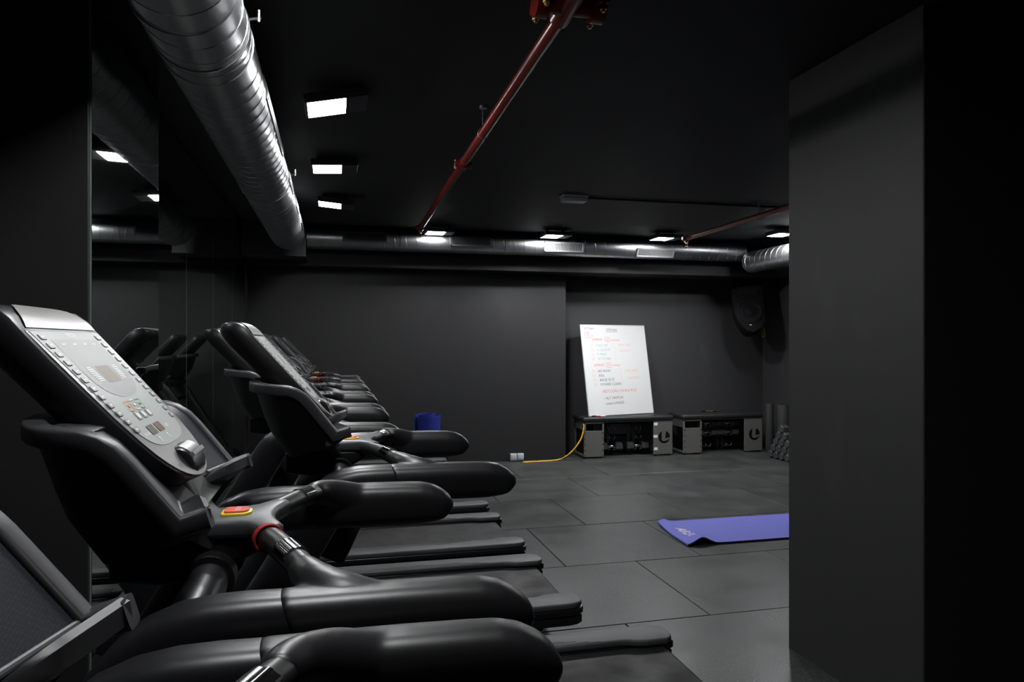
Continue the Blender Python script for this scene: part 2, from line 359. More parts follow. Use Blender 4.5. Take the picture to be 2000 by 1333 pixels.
def fuse(me, vox, it):
    """melt overlapping shapes into one smooth skin"""
    o = bpy.data.objects.new('fuse', me); COL.objects.link(o)
    r = o.modifiers.new('r', 'REMESH'); r.mode = 'VOXEL'; r.voxel_size = vox; r.adaptivity = 0
    k = o.modifiers.new('s', 'SMOOTH'); k.factor = 0.5; k.iterations = it
    dg = bpy.context.evaluated_depsgraph_get(); out = bpy.data.meshes.new_from_object(o.evaluated_get(dg))
    bpy.data.objects.remove(o); out.materials.clear(); return out
def wrap(me):
    """the trays wrap round the runner: the further in from the outer rim, the further forward"""
    for v in me.vertices: v.co.x -= (0.285-min(0.285, abs(v.co.y)))*0.25
    return me
def make_treadmill():
    R = empty('treadmill')
    # ---- deck
    hood = [(-0.90, 0.03), (-0.905, 0.20), (-0.87, 0.29), (-0.78, 0.335), (-0.60, 0.335), (-0.46, 0.30), (-0.37, 0.245), (-0.34, 0.20), (-0.34, 0.03)]
    obj('motor_hood', prism(hood, 'y', -0.425, 0.425, 0.025, 3), 'black_plastic', R)
    obj('base_frame', box((-0.34, -0.30, 0.05), (1.02, 0.30, 0.17), 0.01, 2), 'dark_plastic', R)
    for y in (-0.34, 0.34):
        obj('rear_foot', cyl((0.95, y, 0.0), (0.95, y, 0.125), 0.028, 16), 'dark_plastic', R)
    belt = [(-0.42, 0.155), (-0.42, 0.192)]+[(1.125+0.03*math.sin(a*PI/8), 0.162+0.03*math.cos(a*PI/8)) for a in range(0, 9)]+[(0.6, 0.132), (0.6, 0.155)]
    obj('running_belt', prism(belt, 'y', -0.285, 0.285), 'belt_rubber', R)
    for s in (-1, 1):
        o = [(-0.44, 0.43), (1.10, 0.43), (1.145, 0.424), (1.175, 0.407), (1.19, 0.38), (1.19, 0.315), (1.18, 0.29), (1.155, 0.268), (1.05, 0.268), (1.02, 0.274), (0.98, 0.29), (0.94, 0.295), (-0.44, 0.295)]
        obj('side_rail', prism([(x, y*s) for x, y in o], 'z', 0.196, 0.226, 0.009, 3), 'rail_plastic', R)
        bm = bmesh.new()
        for q in range(4):
            add_box(bm, (-0.30, s*0.305+s*q*0.012-0.002, 0.2245), (0.86-q*0.05, s*0.305+s*q*0.012+0.002, 0.2275), 0.0008, 1)
        obj('tread_ridge', tobm(bm), 'rail_plastic', R)
        for nm, z0, z1, d in (('upper_skirt', 0.163, 0.197, 0.006), ('lower_skirt', 0.115, 0.158, 0.0)):
            o2 = [(-0.44, 0.425+d), (1.11, 0.425+d), (1.16+d, 0.415+d), (1.19+d, 0.39), (1.195+d, 0.355), (1.195+d, 0.31), (1.17, 0.295), (-0.44, 0.295)]
            obj(nm, prism([(x, y*s) for x, y in o2], 'z', z0, z1, 0.008, 3), 'black_plastic', R)
    # ---- uprights and handrails
    for s in (-1, 1):
        y0 = 0.395*s
        hr = [(0.2965, 1.0495, 0.017, 0.024), (0.2950, 1.0510, 0.0235, 0.031), (0.2900, 1.0545, 0.0300, 0.037), (0.281, 1.0605, 0.0375, 0.042), (0.266, 1.0675, 0.0445, 0.0455), (0.245, 1.0735, 0.0505, 0.0465), (0.222, 1.0760, 0.0540, 0.0470),
              (0.19, 1.0765, 0.055, 0.047), (0.10, 1.078, 0.0555, 0.047), (0.02, 1.0785, 0.0555, 0.047), (-0.035, 1.0785, 0.0555, 0.0465), (-0.056, 1.0785, 0.0555, 0.0465), (-0.0585, 1.0785, 0.054, 0.045)]
        bm = sweep(hr, y0)
        # the joint with the upright is cut on a slant
        for v in bm.verts:
            if v.co.x < -0.02: v.co.x += (1.0785-v.co.z)*0.35
        bmesh.ops.recalc_face_normals(bm, faces=bm.faces)
        el = catmull([(-0.049, 0.290*s, 1.1325), (-0.044, 0.308*s, 1.131), (-0.028, 0.340*s, 1.124), (0.006, 0.370*s, 1.112), (0.06, 0.388*s, 1.097), (0.13, 0.395*s, 1.083)], 5)
        tube(el, [0.0225+0.016*min(1, i/(len(el)-1)*1.6) for i in range(len(el))], 20, False, bm)
        me = fuse(tobm(bm), 0.005, 6)
        h = obj('handrail', me, ['soft_black', 'dark_plastic'], R, smooth=0)
        for p in me.polygons:
            p.use_smooth = True
            if p.center.z < 1.046 and p.center.x > -0.04: p.material_index = 1
        up = [(-0.0565, 1.0785, 0.0545, 0.045), (-0.12, 1.079, 0.055, 0.046), (-0.165, 1.0775, 0.0555, 0.046), (-0.20, 1.071, 0.057, 0.046), (-0.228, 1.058, 0.060, 0.047), (-0.252, 1.037, 0.063, 0.047), (-0.276, 1.005, 0.065, 0.047),
              (-0.33, 0.915, 0.066, 0.047), (-0.388, 0.82, 0.066, 0.047), (-0.50, 0.64, 0.068, 0.046), (-0.66, 0.38, 0.074, 0.045), (-0.73, 0.26, 0.08, 0.045)]
        bm = sweep(up, y0)
        for v in bm.verts:
            if v.co.x > -0.11: v.co.x += (1.0785-v.co.z)*0.35
        obj('upright', tobm(bm), 'black_plastic', R, smooth=50)
        # ---- grip arm
        ap = catmull([(-0.135, 0.075*s, 1.138), (-0.108, 0.135*s, 1.140), (-0.075, 0.22*s, 1.138), (-0.049, 0.290*s, 1.1325), (-0.044, 0.306*s, 1.131)], 5)
        a = obj('grip_arm', tube(ap, 0.0222, 20), 'soft_black', R, smooth=60)
        # sensor plate wrapped over the top of the arm
        base = Vector((-0.079, 0.210*s, 1.1382)); end = Vector((-0.060, 0.260*s, 1.1354)); t = (end-base).normalized()
        sd = t.cross(Vector((0, 0, 1))).normalized(); upv = sd.cross(t)
        bm = bmesh.new(); rows = []
        for q in range(2):
            c = base if q == 0 else end; row = []
            for j in range(25):
                an = math.radians(-72+144*j/24); rd = 0.0240+(0.0013 if (j % 6) in (2, 3, 4) else 0.0)
                row.append(bm.verts.new(c+rd*(math.sin(an)*sd+math.cos(an)*upv)))
            rows.append(row)
        low = []
        for q in range(2):
            c = base if q == 0 else end
            low.append([bm.verts.new(c+0.0215*(math.sin(math.radians(-72+144*j/24))*sd+math.cos(math.radians(-72+144*j/24))*upv)) for j in range(25)])
        for j in range(24):
            bm.faces.new((rows[0][j], rows[0][j+1], rows[1][j+1], rows[1][j]))
            bm.faces.new((rows[0][j], low[0][j], low[0][j+1], rows[0][j+1])); bm.faces.new((rows[1][j], rows[1][j+1], low[1][j+1], low[1][j]))
        for j in (0, 24): bm.faces.new((rows[0][j], rows[1][j], low[1][j], low[0][j]))
        tag(obj('sensor_plate', tobm(bm), 'chrome', a, smooth=40), 'ribbed chrome heart rate sensor')
    # ---- neck
    half = [(-0.34, 0.066), (-0.20, 0.066), (-0.172, 0.070), (-0.155, 0.080), (-0.143, 0.098), (-0.122, 0.124), (-0.088, 0.106), (-0.098, 0.075), (-0.106, 0.05), (-0.111, 0.025)]
    outl = half+[(-0.113, 0.0)]+[(x, -y) for x, y in half[::-1]]
    nk = obj('neck', prism(outl, 'z', 1.128, 1.163, 0.010, 3), 'neck_plastic', R, smooth=50)
    nb = [(-0.40, 1.13), (-0.40, 1.06), (-0.30, 1.045), (-0.20, 1.068), (-0.135, 1.10), (-0.12, 1.13)]
    obj('underside', prism(nb, 'y', -0.06, 0.06, 0.012, 3), 'dark_plastic', nk, smooth=50)
    bm = bmesh.new()
    def stopshape(k): return [(-0.185-0.024*k, -0.026*k), (-0.185-0.028*k, -0.018*k), (-0.185-0.028*k, 0.018*k), (-0.185-0.022*k, 0.027*k), (-0.185+0.018*k, 0.027*k), (-0.185+0.029*k, 0.014*k), (-0.185+0.029*k, -0.014*k), (-0.185+0.018*k, -0.026*k)]
    sb = obj('stop_button', prism(stopshape(1.0), 'z', 1.160, 1.1675, 0.002, 2), 'stop_yellow', nk, smooth=40)
    tag(sb, 'red stop button with a yellow border')
    bm2 = prism(stopshape(0.80), 'z', 1.166, 1.1715, 0.002, 2)
    bmx = bmesh.new(); bmx.from_mesh(sb.data)
    for f in bmx.faces: f.material_index = 0
    n0 = len(bmx.faces); bmx.from_mesh(bm2); bmx.faces.ensure_lookup_table()
    for f in bmx.faces[n0:]: f.material_index = 1
    tm = text_mesh('STOP', 0.014, align='CENTER'); n1 = len(bmx.faces)
    tm.transform(Matrix.Translation((-0.182, 0.0, 1.1717)) @ Matrix.Rotation(PI/2, 4, 'Z') @ Matrix.Translation((0, -0.005, 0)))
    bmx.from_mesh(tm); bmx.faces.ensure_lookup_table()
    for f in bmx.faces[n1:]: f.material_index = 2
    bmx.to_mesh(sb.data); bmx.free(); sb.data.materials.append(M['stop_red']); sb.data.materials.append(M['print_white'])
    for sd in (-1, 1):
        ct = obj('cross_tube', tube([(-0.222, 0.04*sd, 1.062), (-0.222, 0.30*sd, 1.058), (-0.225, 0.355*sd, 1.052)], [0.036, 0.036, 0.038], 24), 'black_plastic', R)
        obj('tube_collar', tube([(-0.222, 0.056*sd, 1.062), (-0.222, 0.10*sd, 1.062)], 0.046, 24), 'dark_plastic', ct)
    cb = [(-0.135, 0.915), (-0.21, 0.755), (-0.31, 0.80), (-0.235, 0.955)]
    bx_ = obj('control_box', prism(cb, 'y', -0.11, 0.11, 0.008, 2), 'dark_plastic', R)
    obj('box_lid', prism([(-0.141, 0.896), (-0.193, 0.785), (-0.205, 0.79), (-0.153, 0.90)], 'y', -0.095, 0.095, 0.004, 2), 'black_plastic', bx_)
    for sd in (-1, 1):
        obj('box_bracket', tube([(-0.255, 0.09*sd, 0.88), (-0.32, 0.36*sd, 0.90)], 0.018, 12), 'dark_plastic', bx_)
    # ---- dash with two side trays
    shell = [(-0.500, 1.345), (-0.40, 1.335), (-0.352, 1.320), (-0.325, 1.292), (-0.252, 1.196), (-0.235, 1.189), (-0.262, 1.168), (-0.400, 1.136), (-0.452, 1.210), (-0.474, 1.262)]
    cen = Vector((-0.37, 0, 1.25)); secs = []
    for y, k, sf in ((-0.290, 0.97, 0.105), (-0.280, 0.99, 0.088), (-0.262, 1.0, 0.070), (-0.235, 1.0, 0.050), (-0.19, 1.0, 0.032), (-0.10, 1.0, 0.014), (0.10, 1.0, 0.014), (0.19, 1.0, 0.032), (0.235, 1.0, 0.050), (0.262, 1.0, 0.070), (0.280, 0.99, 0.088), (0.290, 0.97, 0.105)):
        secs.append([Vector((cen.x+(x-cen.x)*k+sf*(1, 0.5, 0, 0, 0, 0, 0, 0.45, 0.6, 0.8)[j], y*(1, 1, 1, 1, 0.98, 0.96, 0.86, 0.74, 0.80, 0.88)[j], cen.z+(z-cen.z)*k)) for j, (x, z) in enumerate(shell)])
    sh = obj('dash_shell', tobm(loft(secs)), 'dark_plastic', R, smooth=40)
    top = [(-0.492, 1.375), (-0.43, 1.371), (-0.385, 1.364), (-0.352, 1.352), (-0.330, 1.332), (-0.312, 1.308), (-0.242, 1.215)]
    bot = [(-0.503, 1.346), (-0.43, 1.338), (-0.39, 1.332), (-0.362, 1.321), (-0.343, 1.304), (-0.328, 1.284), (-0.256, 1.192)]
    tip = [(-0.196, 1.237), (-0.190, 1.233), (-0.186, 1.216), (-0.236, 1.188)]
    for s in (-1, 1):
        # rim: a rounded band that wraps round the back corner, runs down the slope and turns out along the lip
        rp_ = [(-0.490, 0.08), (-0.482, 0.15), (-0.468, 0.195), (-0.448, 0.235), (-0.424, 0.263), (-0.398, 0.278)]
        rp = [Vector((x, y, 1.3585-(x+0.490)*0.08)) for x, y in rp_]+[Vector((x, 0.281, z)) for x, z in ((-0.376, 1.350), (-0.354, 1.3425), (-0.333, 1.3285), (-0.312, 1.3055), (-0.2365, 1.2085), (-0.190, 1.2225))]
        secs = []
        for i, p in enumerate(rp):
            a_ = (p-rp[i-1]).normalized() if i else (rp[1]-rp[0]).normalized(); b_ = (rp[i+1]-p).normalized() if i < len(rp)-1 else a_
            t_ = (a_+b_).normalized(); k = 1/max(0.5, t_.dot(b_))
            pl_ = Vector((t_.x, t_.y, 0)); sd_ = Vector((-pl_.y, pl_.x, 0)).normalized() if i < 6 else Vector((0, 1, 0))
            if i < 6: sd_ = sd_ if sd_.dot(Vector((p.x+0.42, p.y, 0)).normalized()) > 0 else -sd_
            up_ = t_.cross(sd_) if t_.cross(sd_).z > 0 else sd_.cross(t_)
            w_, h_ = 0.0185, 0.0160*k; ring = []
            for j in range(24):
                an = 2*PI*j/24; c_, q_ = math.cos(an), math.sin(an)
                ring.append(p+sd_*(math.copysign(abs(c_)**0.38, c_)*w_)+up_*(math.copysign(abs(q_)**0.38, q_)*h_))
            secs.append([Vector((v.x, v.y*s, v.z)) for v in ring])
        if 'tray_rim' not in M: mat('tray_rim', (0.033, 0.033, 0.036), 0.40, spec=0.5, bump=(900, 0.1, 0.0005))
        obj('tray_rim', tobm(loft(secs)), 'tray_rim', R, smooth=42)
        # perforated back of the tray and its top cover
        pl = [(-0.370, 1.3610), (-0.346, 1.3535), (-0.323, 1.3370), (-0.3015, 1.3130), (-0.2265, 1.2165)]
        bm = bmesh.new(); rows = []
        for x, z in pl: rows.append([bm.verts.new((x, s*y, z)) for y in (0.10, 0.15, 0.2, 0.268)])
        for i in range(4):
            for j in range(3): bm.faces.new((rows[i][j], rows[i][j+1], rows[i+1][j+1], rows[i+1][j]))
        obj('mesh_back', wrap(tobm(bm)), 'mesh_panel', R, smooth=60)
        tc = [(-0.440, 1.366), (-0.42, 1.3655), (-0.392, 1.364), (-0.366, 1.3595), (-0.372, 1.338), (-0.40, 1.336), (-0.440, 1.344)]
        obj('top_cover', prism(tc, 'y', min(0.05*s, 0.255*s), max(0.05*s, 0.255*s), 0.003, 2), M['tray_rim'], R, smooth=40)
    lip = [(-0.262, 1.198), (-0.232, 1.2155), (-0.222, 1.2165), (-0.206, 1.2275), (-0.1975, 1.2385), (-0.189, 1.2345), (-0.186, 1.2135), (-0.232, 1.180), (-0.262, 1.178)]
    for s in (-1, 1):
        secs = [[Vector((-0.255+(x+0.255)*k, s*y, 1.188+(z-1.188)*k)) for x, z in lip] for y, k in ((0.125, 0.25), (0.135, 0.55), (0.150, 0.8), (0.170, 0.95), (0.19, 1.0), (0.278, 1.0))]
        bm = loft(secs)
        obj('tray_lip', wrap(tobm(bm)), 'tray_rim', R, smooth=40)
        obj('tray_edge', wrap(tube([(-0.230, s*0.15, 1.2195), (-0.230, s*0.21, 1.2195), (-0.230, s*0.268, 1.2195)], 0.0045, 10)), 'grey_plastic', R)
    # grey fairing that rises from the neck to the console
    secs = []
    for x, z, w in ((-0.205, 1.156, 0.060), (-0.235, 1.176, 0.072), (-0.262, 1.202, 0.108), (-0.285, 1.232, 0.145), (-0.315, 1.260, 0.160), (-0.345, 1.280, 0.165)):
        secs.append([Vector((x, w*q, z-abs(q)**3*0.012)) for q in (-1, -0.6, 0, 0.6, 1)]+[Vector((x-0.02, w*q, z-0.045)) for q in (1, 0, -1)])
    obj('neck_fairing', tobm(loft(secs)), 'neck_plastic', nk, smooth=50)
    # ---- console
    st = [(-0.586, 1.552, -0.590, 1.543, 0.135), (-0.574, 1.560, -0.590, 1.533, 0.158), (-0.552, 1.5635, -0.583, 1.521, 0.178), (-0.525, 1.558, -0.571, 1.505, 0.190), (-0.503, 1.541, -0.556, 1.487, 0.195), (-0.485, 1.518, -0.539, 1.469, 0.195)]
    for s_, w in ((0.06, 0.194), (0.13, 0.191), (0.20, 0.187), (0.25, 0.177), (0.285, 0.165), (0.31, 0.149), (0.33, 0.129), (0.345, 0.106), (0.356, 0.080), (0.363, 0.050), (0.3665, 0.020)):
        t_ = fp(s_, 0); b_ = fp(s_-max(0, s_-0.30)*0.35, 0, -0.070); st.append((t_.x, t_.z, b_.x, b_.z, w))
    secs = []
    for tx, tz, bx, bz, w in st:
        T = Vector((tx, 0, tz)); B = Vector((bx, 0, bz)); e = min(0.013, w*0.4)
        def pt(f, y): p = T.lerp(B, f); return Vector((p.x, y, p.z))
        ring = [pt(0, y*(w-e)) for y in (-1, -0.6, -0.2, 0.2, 0.6, 1)]
        ring += [pt(0.04, w-e*0.35), pt(0.16, w), pt(0.5, w), pt(0.62, w*0.985), pt(0.9, w*0.90), pt(1.0, w*0.84)]
        ring += [pt(1.0, y*w*0.84) for y in (0.4, -0.4)]
        ring += [pt(1.0, -w*0.84), pt(0.9, -w*0.90), pt(0.62, -w*0.985), pt(0.5, -w), pt(0.16, -w), pt(0.04, -(w-e*0.35))]
        secs.append(ring)
    me = tobm(loft(secs))
    C = obj('console', me, 'console_black', R, smooth=32)
    obj('console_mount', tube([(-0.345, 0, 1.245), (-0.325, 0, 1.21), (-0.285, 0, 1.14)], [0.06, 0.06, 0.055], 20), 'dark_plastic', R)
    # silver bezel round the face
    def wid(s_):
        pts = [(0, 0.183), (0.06, 0.182), (0.13, 0.179), (0.20, 0.175), (0.25, 0.165), (0.285, 0.153), (0.31, 0.137), (0.33, 0.117), (0.345, 0.093), (0.355, 0.068), (0.361, 0.042), (0.364, 0.014)]
        for (a, wa), (b, wb) in zip(pts, pts[1:]):
            if s_ <= b: return wa+(wb-wa)*(s_-a)/(b-a)
        return 0.01
    ss = [0.0, 0.06, 0.13, 0.20, 0.225, 0.25, 0.27, 0.285, 0.30, 0.31, 0.32, 0.33, 0.338, 0.345, 0.35, 0.355, 0.361, 0.364]
    obj('bezel', face_poly([(s_, wid(s_)) for s_ in ss]+[(s_, -wid(s_)) for s_ in ss[::-1]], 0.0012, 0.0012), 'bezel_silver', C, smooth=0)
    def pw(s_):
        b = 0.173-0.10*s_
        if s_ > 0.19: b *= max(0.0, 1-((s_-0.19)/0.0925)**3.2)**(1/3.2)
        return b
    ps = [0.003, 0.06, 0.12, 0.19, 0.21, 0.225, 0.24, 0.252, 0.262, 0.269, 0.275, 0.279, 0.2815, 0.2824]
    obj('overlay', face_poly([(s_, pw(s_)) for s_ in ps]+[(s_, -pw(s_)) for s_ in ps[::-1]], 0.0022, 0.001), 'screen_overlay', C, smooth=0)
    ws = [0.022, 0.06, 0.09, 0.115, 0.13, 0.142, 0.151, 0.158, 0.162, 0.164]
    def ww(s_): return (0.118)*(1 if s_ < 0.10 else max(0, 1-((s_-0.10)/0.0645)**2.4)**(1/2.4))
    obj('display_window', face_poly([(s_, ww(s_)) for s_ in ws]+[(s_, -ww(s_)) for s_ in ws[::-1]], 0.0027), 'screen_window', C, smooth=0)
    obj('display', face_poly(rrect(0.108, 0.0, 0.02, 0.04, 0.1, 1), 0.0031), 'screen_brown', C, smooth=0)
    # cream cap panel over the crest
    bm = bmesh.new(); rows = []
    crest = [(-0.5435, 1.5628, 0.045), (-0.542, 1.5625, 0.072), (-0.539, 1.562, 0.092), (-0.534, 1.561, 0.109), (-0.525, 1.558, 0.127), (-0.514, 1.5505, 0.144), (-0.503, 1.541, 0.157), (-0.496, 1.5325, 0.166), (-0.4895, 1.5225, 0.1735)]
    for i, (x, z, w) in enumerate(crest):
        a = crest[max(i-1, 0)]; b = crest[min(i+1, len(crest)-1)]; t = Vector((b[0]-a[0], 0, b[1]-a[1])).normalized(); n = Vector((-t.z, 0, t.x))
        if n.z < 0: n = -n
        rows.append([bm.verts.new(Vector((x, y*w, z))+n*0.0026) for y in (-1, -0.5, 0, 0.5, 1)])
    for i in range(len(rows)-1):
        for j in range(4): bm.faces.new((rows[i][j], rows[i+1][j], rows[i+1][j+1], rows[i][j+1]))
    me = tobm(bm)
    if me.polygons[0].normal.z < 0: me.flip_normals()
    obj('cap_panel', me, 'cap_overlay', C, smooth=60)
    # keys
    key_me = None
    for i in range(12):
        s_ = 0.017+i*0.0195; yy = 0.1475-0.012*(s_/0.2324)-0.035*max(0, (s_-0.15)/0.085)**1.5
        for sd in (-1, 1):
            b2 = bmesh.new()
            yy = yy if sd > 0 else 0.1455-0.009*max(0, (s_-0.15)/0.085)**1.5
            o = rrect(s_, sd*yy, 0.0058, 0.0125, 0.5, 3)
            face_poly(o, 0.0042, 0.002, b2)
            k = obj('key', tobm2(b2), 'key_grey', C, smooth=0)
            b3 = bmesh.new(); b3.from_mesh(k.data); nf = len(b3.faces)
            face_poly(rrect(s_, sd*yy, 0.0013, 0.0055, 0.2, 1), 0.0044, 0, b3); b3.faces.ensure_lookup_table()
            for f in b3.faces[nf:]: f.material_index = 1
            b3.to_mesh(k.data); b3.free(); k.data.materials.append(M['print_white'])
    for cy, mm in ((-0.060, 'key_orange'), (-0.024, 'key_white'), (0.012, 'key_green')):
        bm = bmesh.new(); ring_poly(0.185, cy, 0.0125, 0.0155, 0.0028, 0.0034, bm)
        face_poly(rrect(0.185, cy, 0.003, 0.006, 0.3, 1), 0.0034, 0, bm)
        me = tobm2(bm)
        for p in me.polygons:
            if p.normal.dot(FN) < 0: p.flip()
        obj('program_key', me, mm, C, smooth=0)
    for cy in (-0.063, -0.026, 0.012):
        k = obj('number_key', face_poly(rrect(0.2085, cy, 0.0085, 0.012, 0.3, 2), 0.0038, 0.0016), 'key_grey', C, smooth=0)
        b3 = bmesh.new(); b3.from_mesh(k.data); nf = len(b3.faces)
        face_poly(rrect(0.2085, cy, 0.0055, 0.006, 0.1, 1), 0.0041, 0, b3); b3.faces.ensure_lookup_table()
        for f in b3.faces[nf:]: f.material_index = 1
        b3.to_mesh(k.data); b3.free(); k.data.materials.append(M['print_white'])
    obj('readout', face_poly(rrect(0.243, -0.060, 0.0105, 0.020, 0.1, 1), 0.0032), 'led_olive', C, smooth=0)
    obj('readout', face_poly(rrect(0.243, -0.006, 0.0105, 0.020, 0.1, 1), 0.0032), 'led_orange', C, smooth=0)
    # printed marks
    bm = bmesh.new()
    def word(t_, s_, y_, size, n=0.0033):
        me_ = text_mesh(t_, size, align='CENTER')
        mt = Matrix(((0, -FE.x, FN.x), (1, 0, 0), (0, -FE.z, FN.z))).to_4x4()
        mt.translation = fp(s_, y_, n); me_.transform(mt); bm.from_mesh(me_); bpy.data.meshes.remove(me_)
    word('PRECOR', 0.0165, 0.0, 0.0125)
    word('INCLINE', 0.250, -0.106, 0.009); word('SPEED', 0.250, 0.042, 0.009)
    for y_ in (-0.082, -0.026, 0.030, 0.082): face_poly(rrect(0.034, y_, 0.0014, 0.009, 0.2, 1), 0.0033, 0, bm)
    for q in range(8):
        for sd in (-1, 1):
            hw = 0.016 if q else 0.010
            face_poly(rrect(0.090+q*0.0045, sd*0.074-0.003*q*sd*0.3, 0.0011, hw, 0.1, 1), 0.0033, 0, bm)
    for y_ in (-0.064, -0.002): face_poly([(0.273, y_-0.0015), (0.273, y_+0.0015), (0.264, y_+0.0015), (0.264, y_+0.005), (0.258, y_), (0.264, y_-0.004), (0.264, y_-0.0015)], 0.0033, 0, bm)
    me = tobm2(bm); tag(obj('printed_marks', me, 'print_white', C, smooth=0), kind='stuff')
    # speed and incline rocker
    ov = [(0.3245+0.034*math.cos(a*PI/12), 0.012+0.078*math.sin(a*PI/12)) for a in range(24)]
    obj('rocker_well', face_poly(ov, 0.0018), 'dark_plastic', C, smooth=0)
    prof = [(0.292, 0.001), (0.299, 0.009), (0.309, 0.014), (0.320, 0.0158), (0.332, 0.0148), (0.345, 0.0105), (0.356, 0.001)]
    secs = [[fp(0.3245+(s_-0.3245)*k, y_, n_*k) for s_, n_ in prof]+[fp(0.356, y_, -0.004), fp(0.292, y_, -0.004)] for y_, k in ((-0.040, 0.82), (-0.034, 0.95), (-0.026, 1), (0.050, 1), (0.058, 0.95), (0.064, 0.82))]
    rk = obj('rocker', tobm(loft(secs)), 'black_plastic', C, smooth=50)
    top_ = [(0.296, 0.0085), (0.304, 0.0128), (0.312, 0.0155), (0.319, 0.0168)]
    secs = [[fp(s_, y_, n_) for s_, n_ in top_]+[fp(0.319, y_, 0.012), fp(0.304, y_, 0.008)] for y_ in (-0.033, 0.057)]
    obj('rocker_top', tobm(loft(secs)), 'bezel_silver', C, smooth=50)
    secs = [[fp(0.320, y_, 0.014), fp(0.321, y_, 0.0205), fp(0.329, y_, 0.020), fp(0.330, y_, 0.013)] for y_ in (-0.037, -0.032, 0.056, 0.061)]
    obj('rocker_tab', tobm(loft(secs)), 'bezel_silver', C, smooth=50)
    return R

tm_spots = [(-0.012, 0.53), (0.0, 1.50), (0.24, 2.56), (0.0, 3.74), (0.0, 4.82), (0.0, 5.93), (0.0, 7.03), (0.0, 8.12)]
tm_labels = ['nearest treadmill, cut off by the lower left corner of the picture',
             'treadmill with the pale grey console face filling the left foreground',
             'treadmill by the mirrored column, standing further out than its neighbours, third from the viewer',
             'treadmill just beyond the mirrored column, fourth from the viewer',
             'fifth treadmill from the viewer, console hidden behind the third',
             'sixth treadmill from the viewer, halfway along the far end of the row',
             'last but one treadmill in the row, next to the one at the back wall',
             'farthest treadmill of the row, standing at the back wall']
proto = make_treadmill()
tms = []
for i, (x, y) in enumerate(tm_spots):
    t = proto if i == 0 else copy_tree(proto)
    t.location = (x, y, 0); tag(t, tm_labels[i], 'treadmill', 'treadmills in a row along the mirror wall'); tms.append(t)
    if i >= 4:
        con = [c for c in t.children if c.name.split('.')[0] == 'console'][0]
        for c in con.children: reslot(c, {k: 'screen_dark' for k in ('screen_overlay', 'screen_window', 'screen_brown', 'cap_overlay', 'key_grey')})

def cord_loop(idx, s, label):
    x0, y0 = tm_spots[idx]; bm = bmesh.new()
    c0 = Vector((-0.117, 0.118*s, 1.1395)); t = Vector((0.03, 0.078*s, -0.001)).normalized()
    sd = t.cross(Vector((0, 0, 1))).normalized(); up = sd.cross(t)
    for q in range(3):
        c = c0+t*(q*0.0042-0.004)
        tube([c+0.0255*(math.cos(a*PI/10)*sd+math.sin(a*PI/10)*up) for a in range(20)], 0.0026, 8, True, bm)
    o = obj('cord_loop', tobm(bm), 'cord_red', smooth=60); o.location = (x0, y0, 0)
    tag(o, label, 'cord', 'red cord loops on the grip arms')
cord_loop(1, -1, 'red cord wound round the grip arm in the left foreground')
cord_loop(6, -1, 'red cord loop on the last but one treadmill')
cord_loop(7, -1, 'red cord loop on the treadmill at the back wall')

# ------------------------------------------------------------------ ceiling lamps
def make_lamp():
    e = empty('flood_light')
    bm = bmesh.new()
    # frame with the lens opening on the left part
    x0, x1, y0, y1 = -0.11, 0.205, -0.13, 0.13
    add_box(bm, (x0, y0, 0.012), (x1, y1, 0.045), 0.004, 1)
    obj('housing', tobm(bm), 'lamp_housing', e)
    bm = bmesh.new()
    for lo, hi in (((x0, y0, 0), (x0+0.012, y1, 0.013)), ((0.092, y0, 0), (0.100, y1, 0.013)), ((x0, y0, 0), (0.10, y0+0.008, 0.013)), ((x0, y1-0.008, 0), (0.10, y1, 0.013))):
        add_box(bm, lo, hi, 0.001, 1)
    obj('lens_frame', tobm(bm), 'lamp_housing', e)
    obj('driver_cover', box((0.101, y0+0.004, 0.001), (x1-0.003, y1-0.004, 0.014), 0.003, 1), 'lamp_housing', e)
    obj('lens', box((x0+0.012, y0+0.008, 0.002), (0.092, y1-0.008, 0.0125)), 'lamp_lens', e, smooth=0)
    for x in (-0.06, 0.12): obj('bracket', box((x-0.012, -0.02, 0.044), (x+0.012, 0.02, 0.085), 0.001, 1), 'lamp_housing', e)
    return e
lp = make_lamp()
lamps = [(-0.03, 3.746, 0.0, 'brightest flood light on the ceiling beside the near end of the silver duct'), (-0.04, 5.13, 0.0, 'flood light second of three in the left ceiling row'), (-0.03, 6.47, 0.0, 'flood light farthest of three in the left ceiling row'),
         (1.09, 7.87, 0.0, 'flood light at the end of the red pipe by the far duct'), (2.41, 7.80, 0.0, 'flood light above the whiteboard end of the far duct, between two others'), (3.71, 7.68, 0.0, 'flood light near the right end of the far duct'),
         (4.86, 7.07, 0.0, 'flood light half hidden by the pillar'), (-0.03, 2.36, 0.05, 'flood light in the left ceiling row just above the picture'), (-0.03, 0.98, 0.0, 'flood light in the left ceiling row above the viewer')]
for i, (x, y, rz, lb) in enumerate(lamps):
    o = lp if i == 0 else copy_tree(lp)
    roll_ = {0: -12, 1: -3, 2: 5}.get(i, 0)
    o.location = (x, y, ZC-(0.098 if i == 0 else 0.085)); o.rotation_euler = (0, math.radians(roll_), rz); tag(o, lb, 'lamp', 'flood lights on the ceiling')
    if 3 < i < 7:
        for ch in o.children:
            if ch.name.startswith('lens') and 'frame' not in ch.name: reslot(ch, {'lamp_lens': 'lamp_lens_far'})

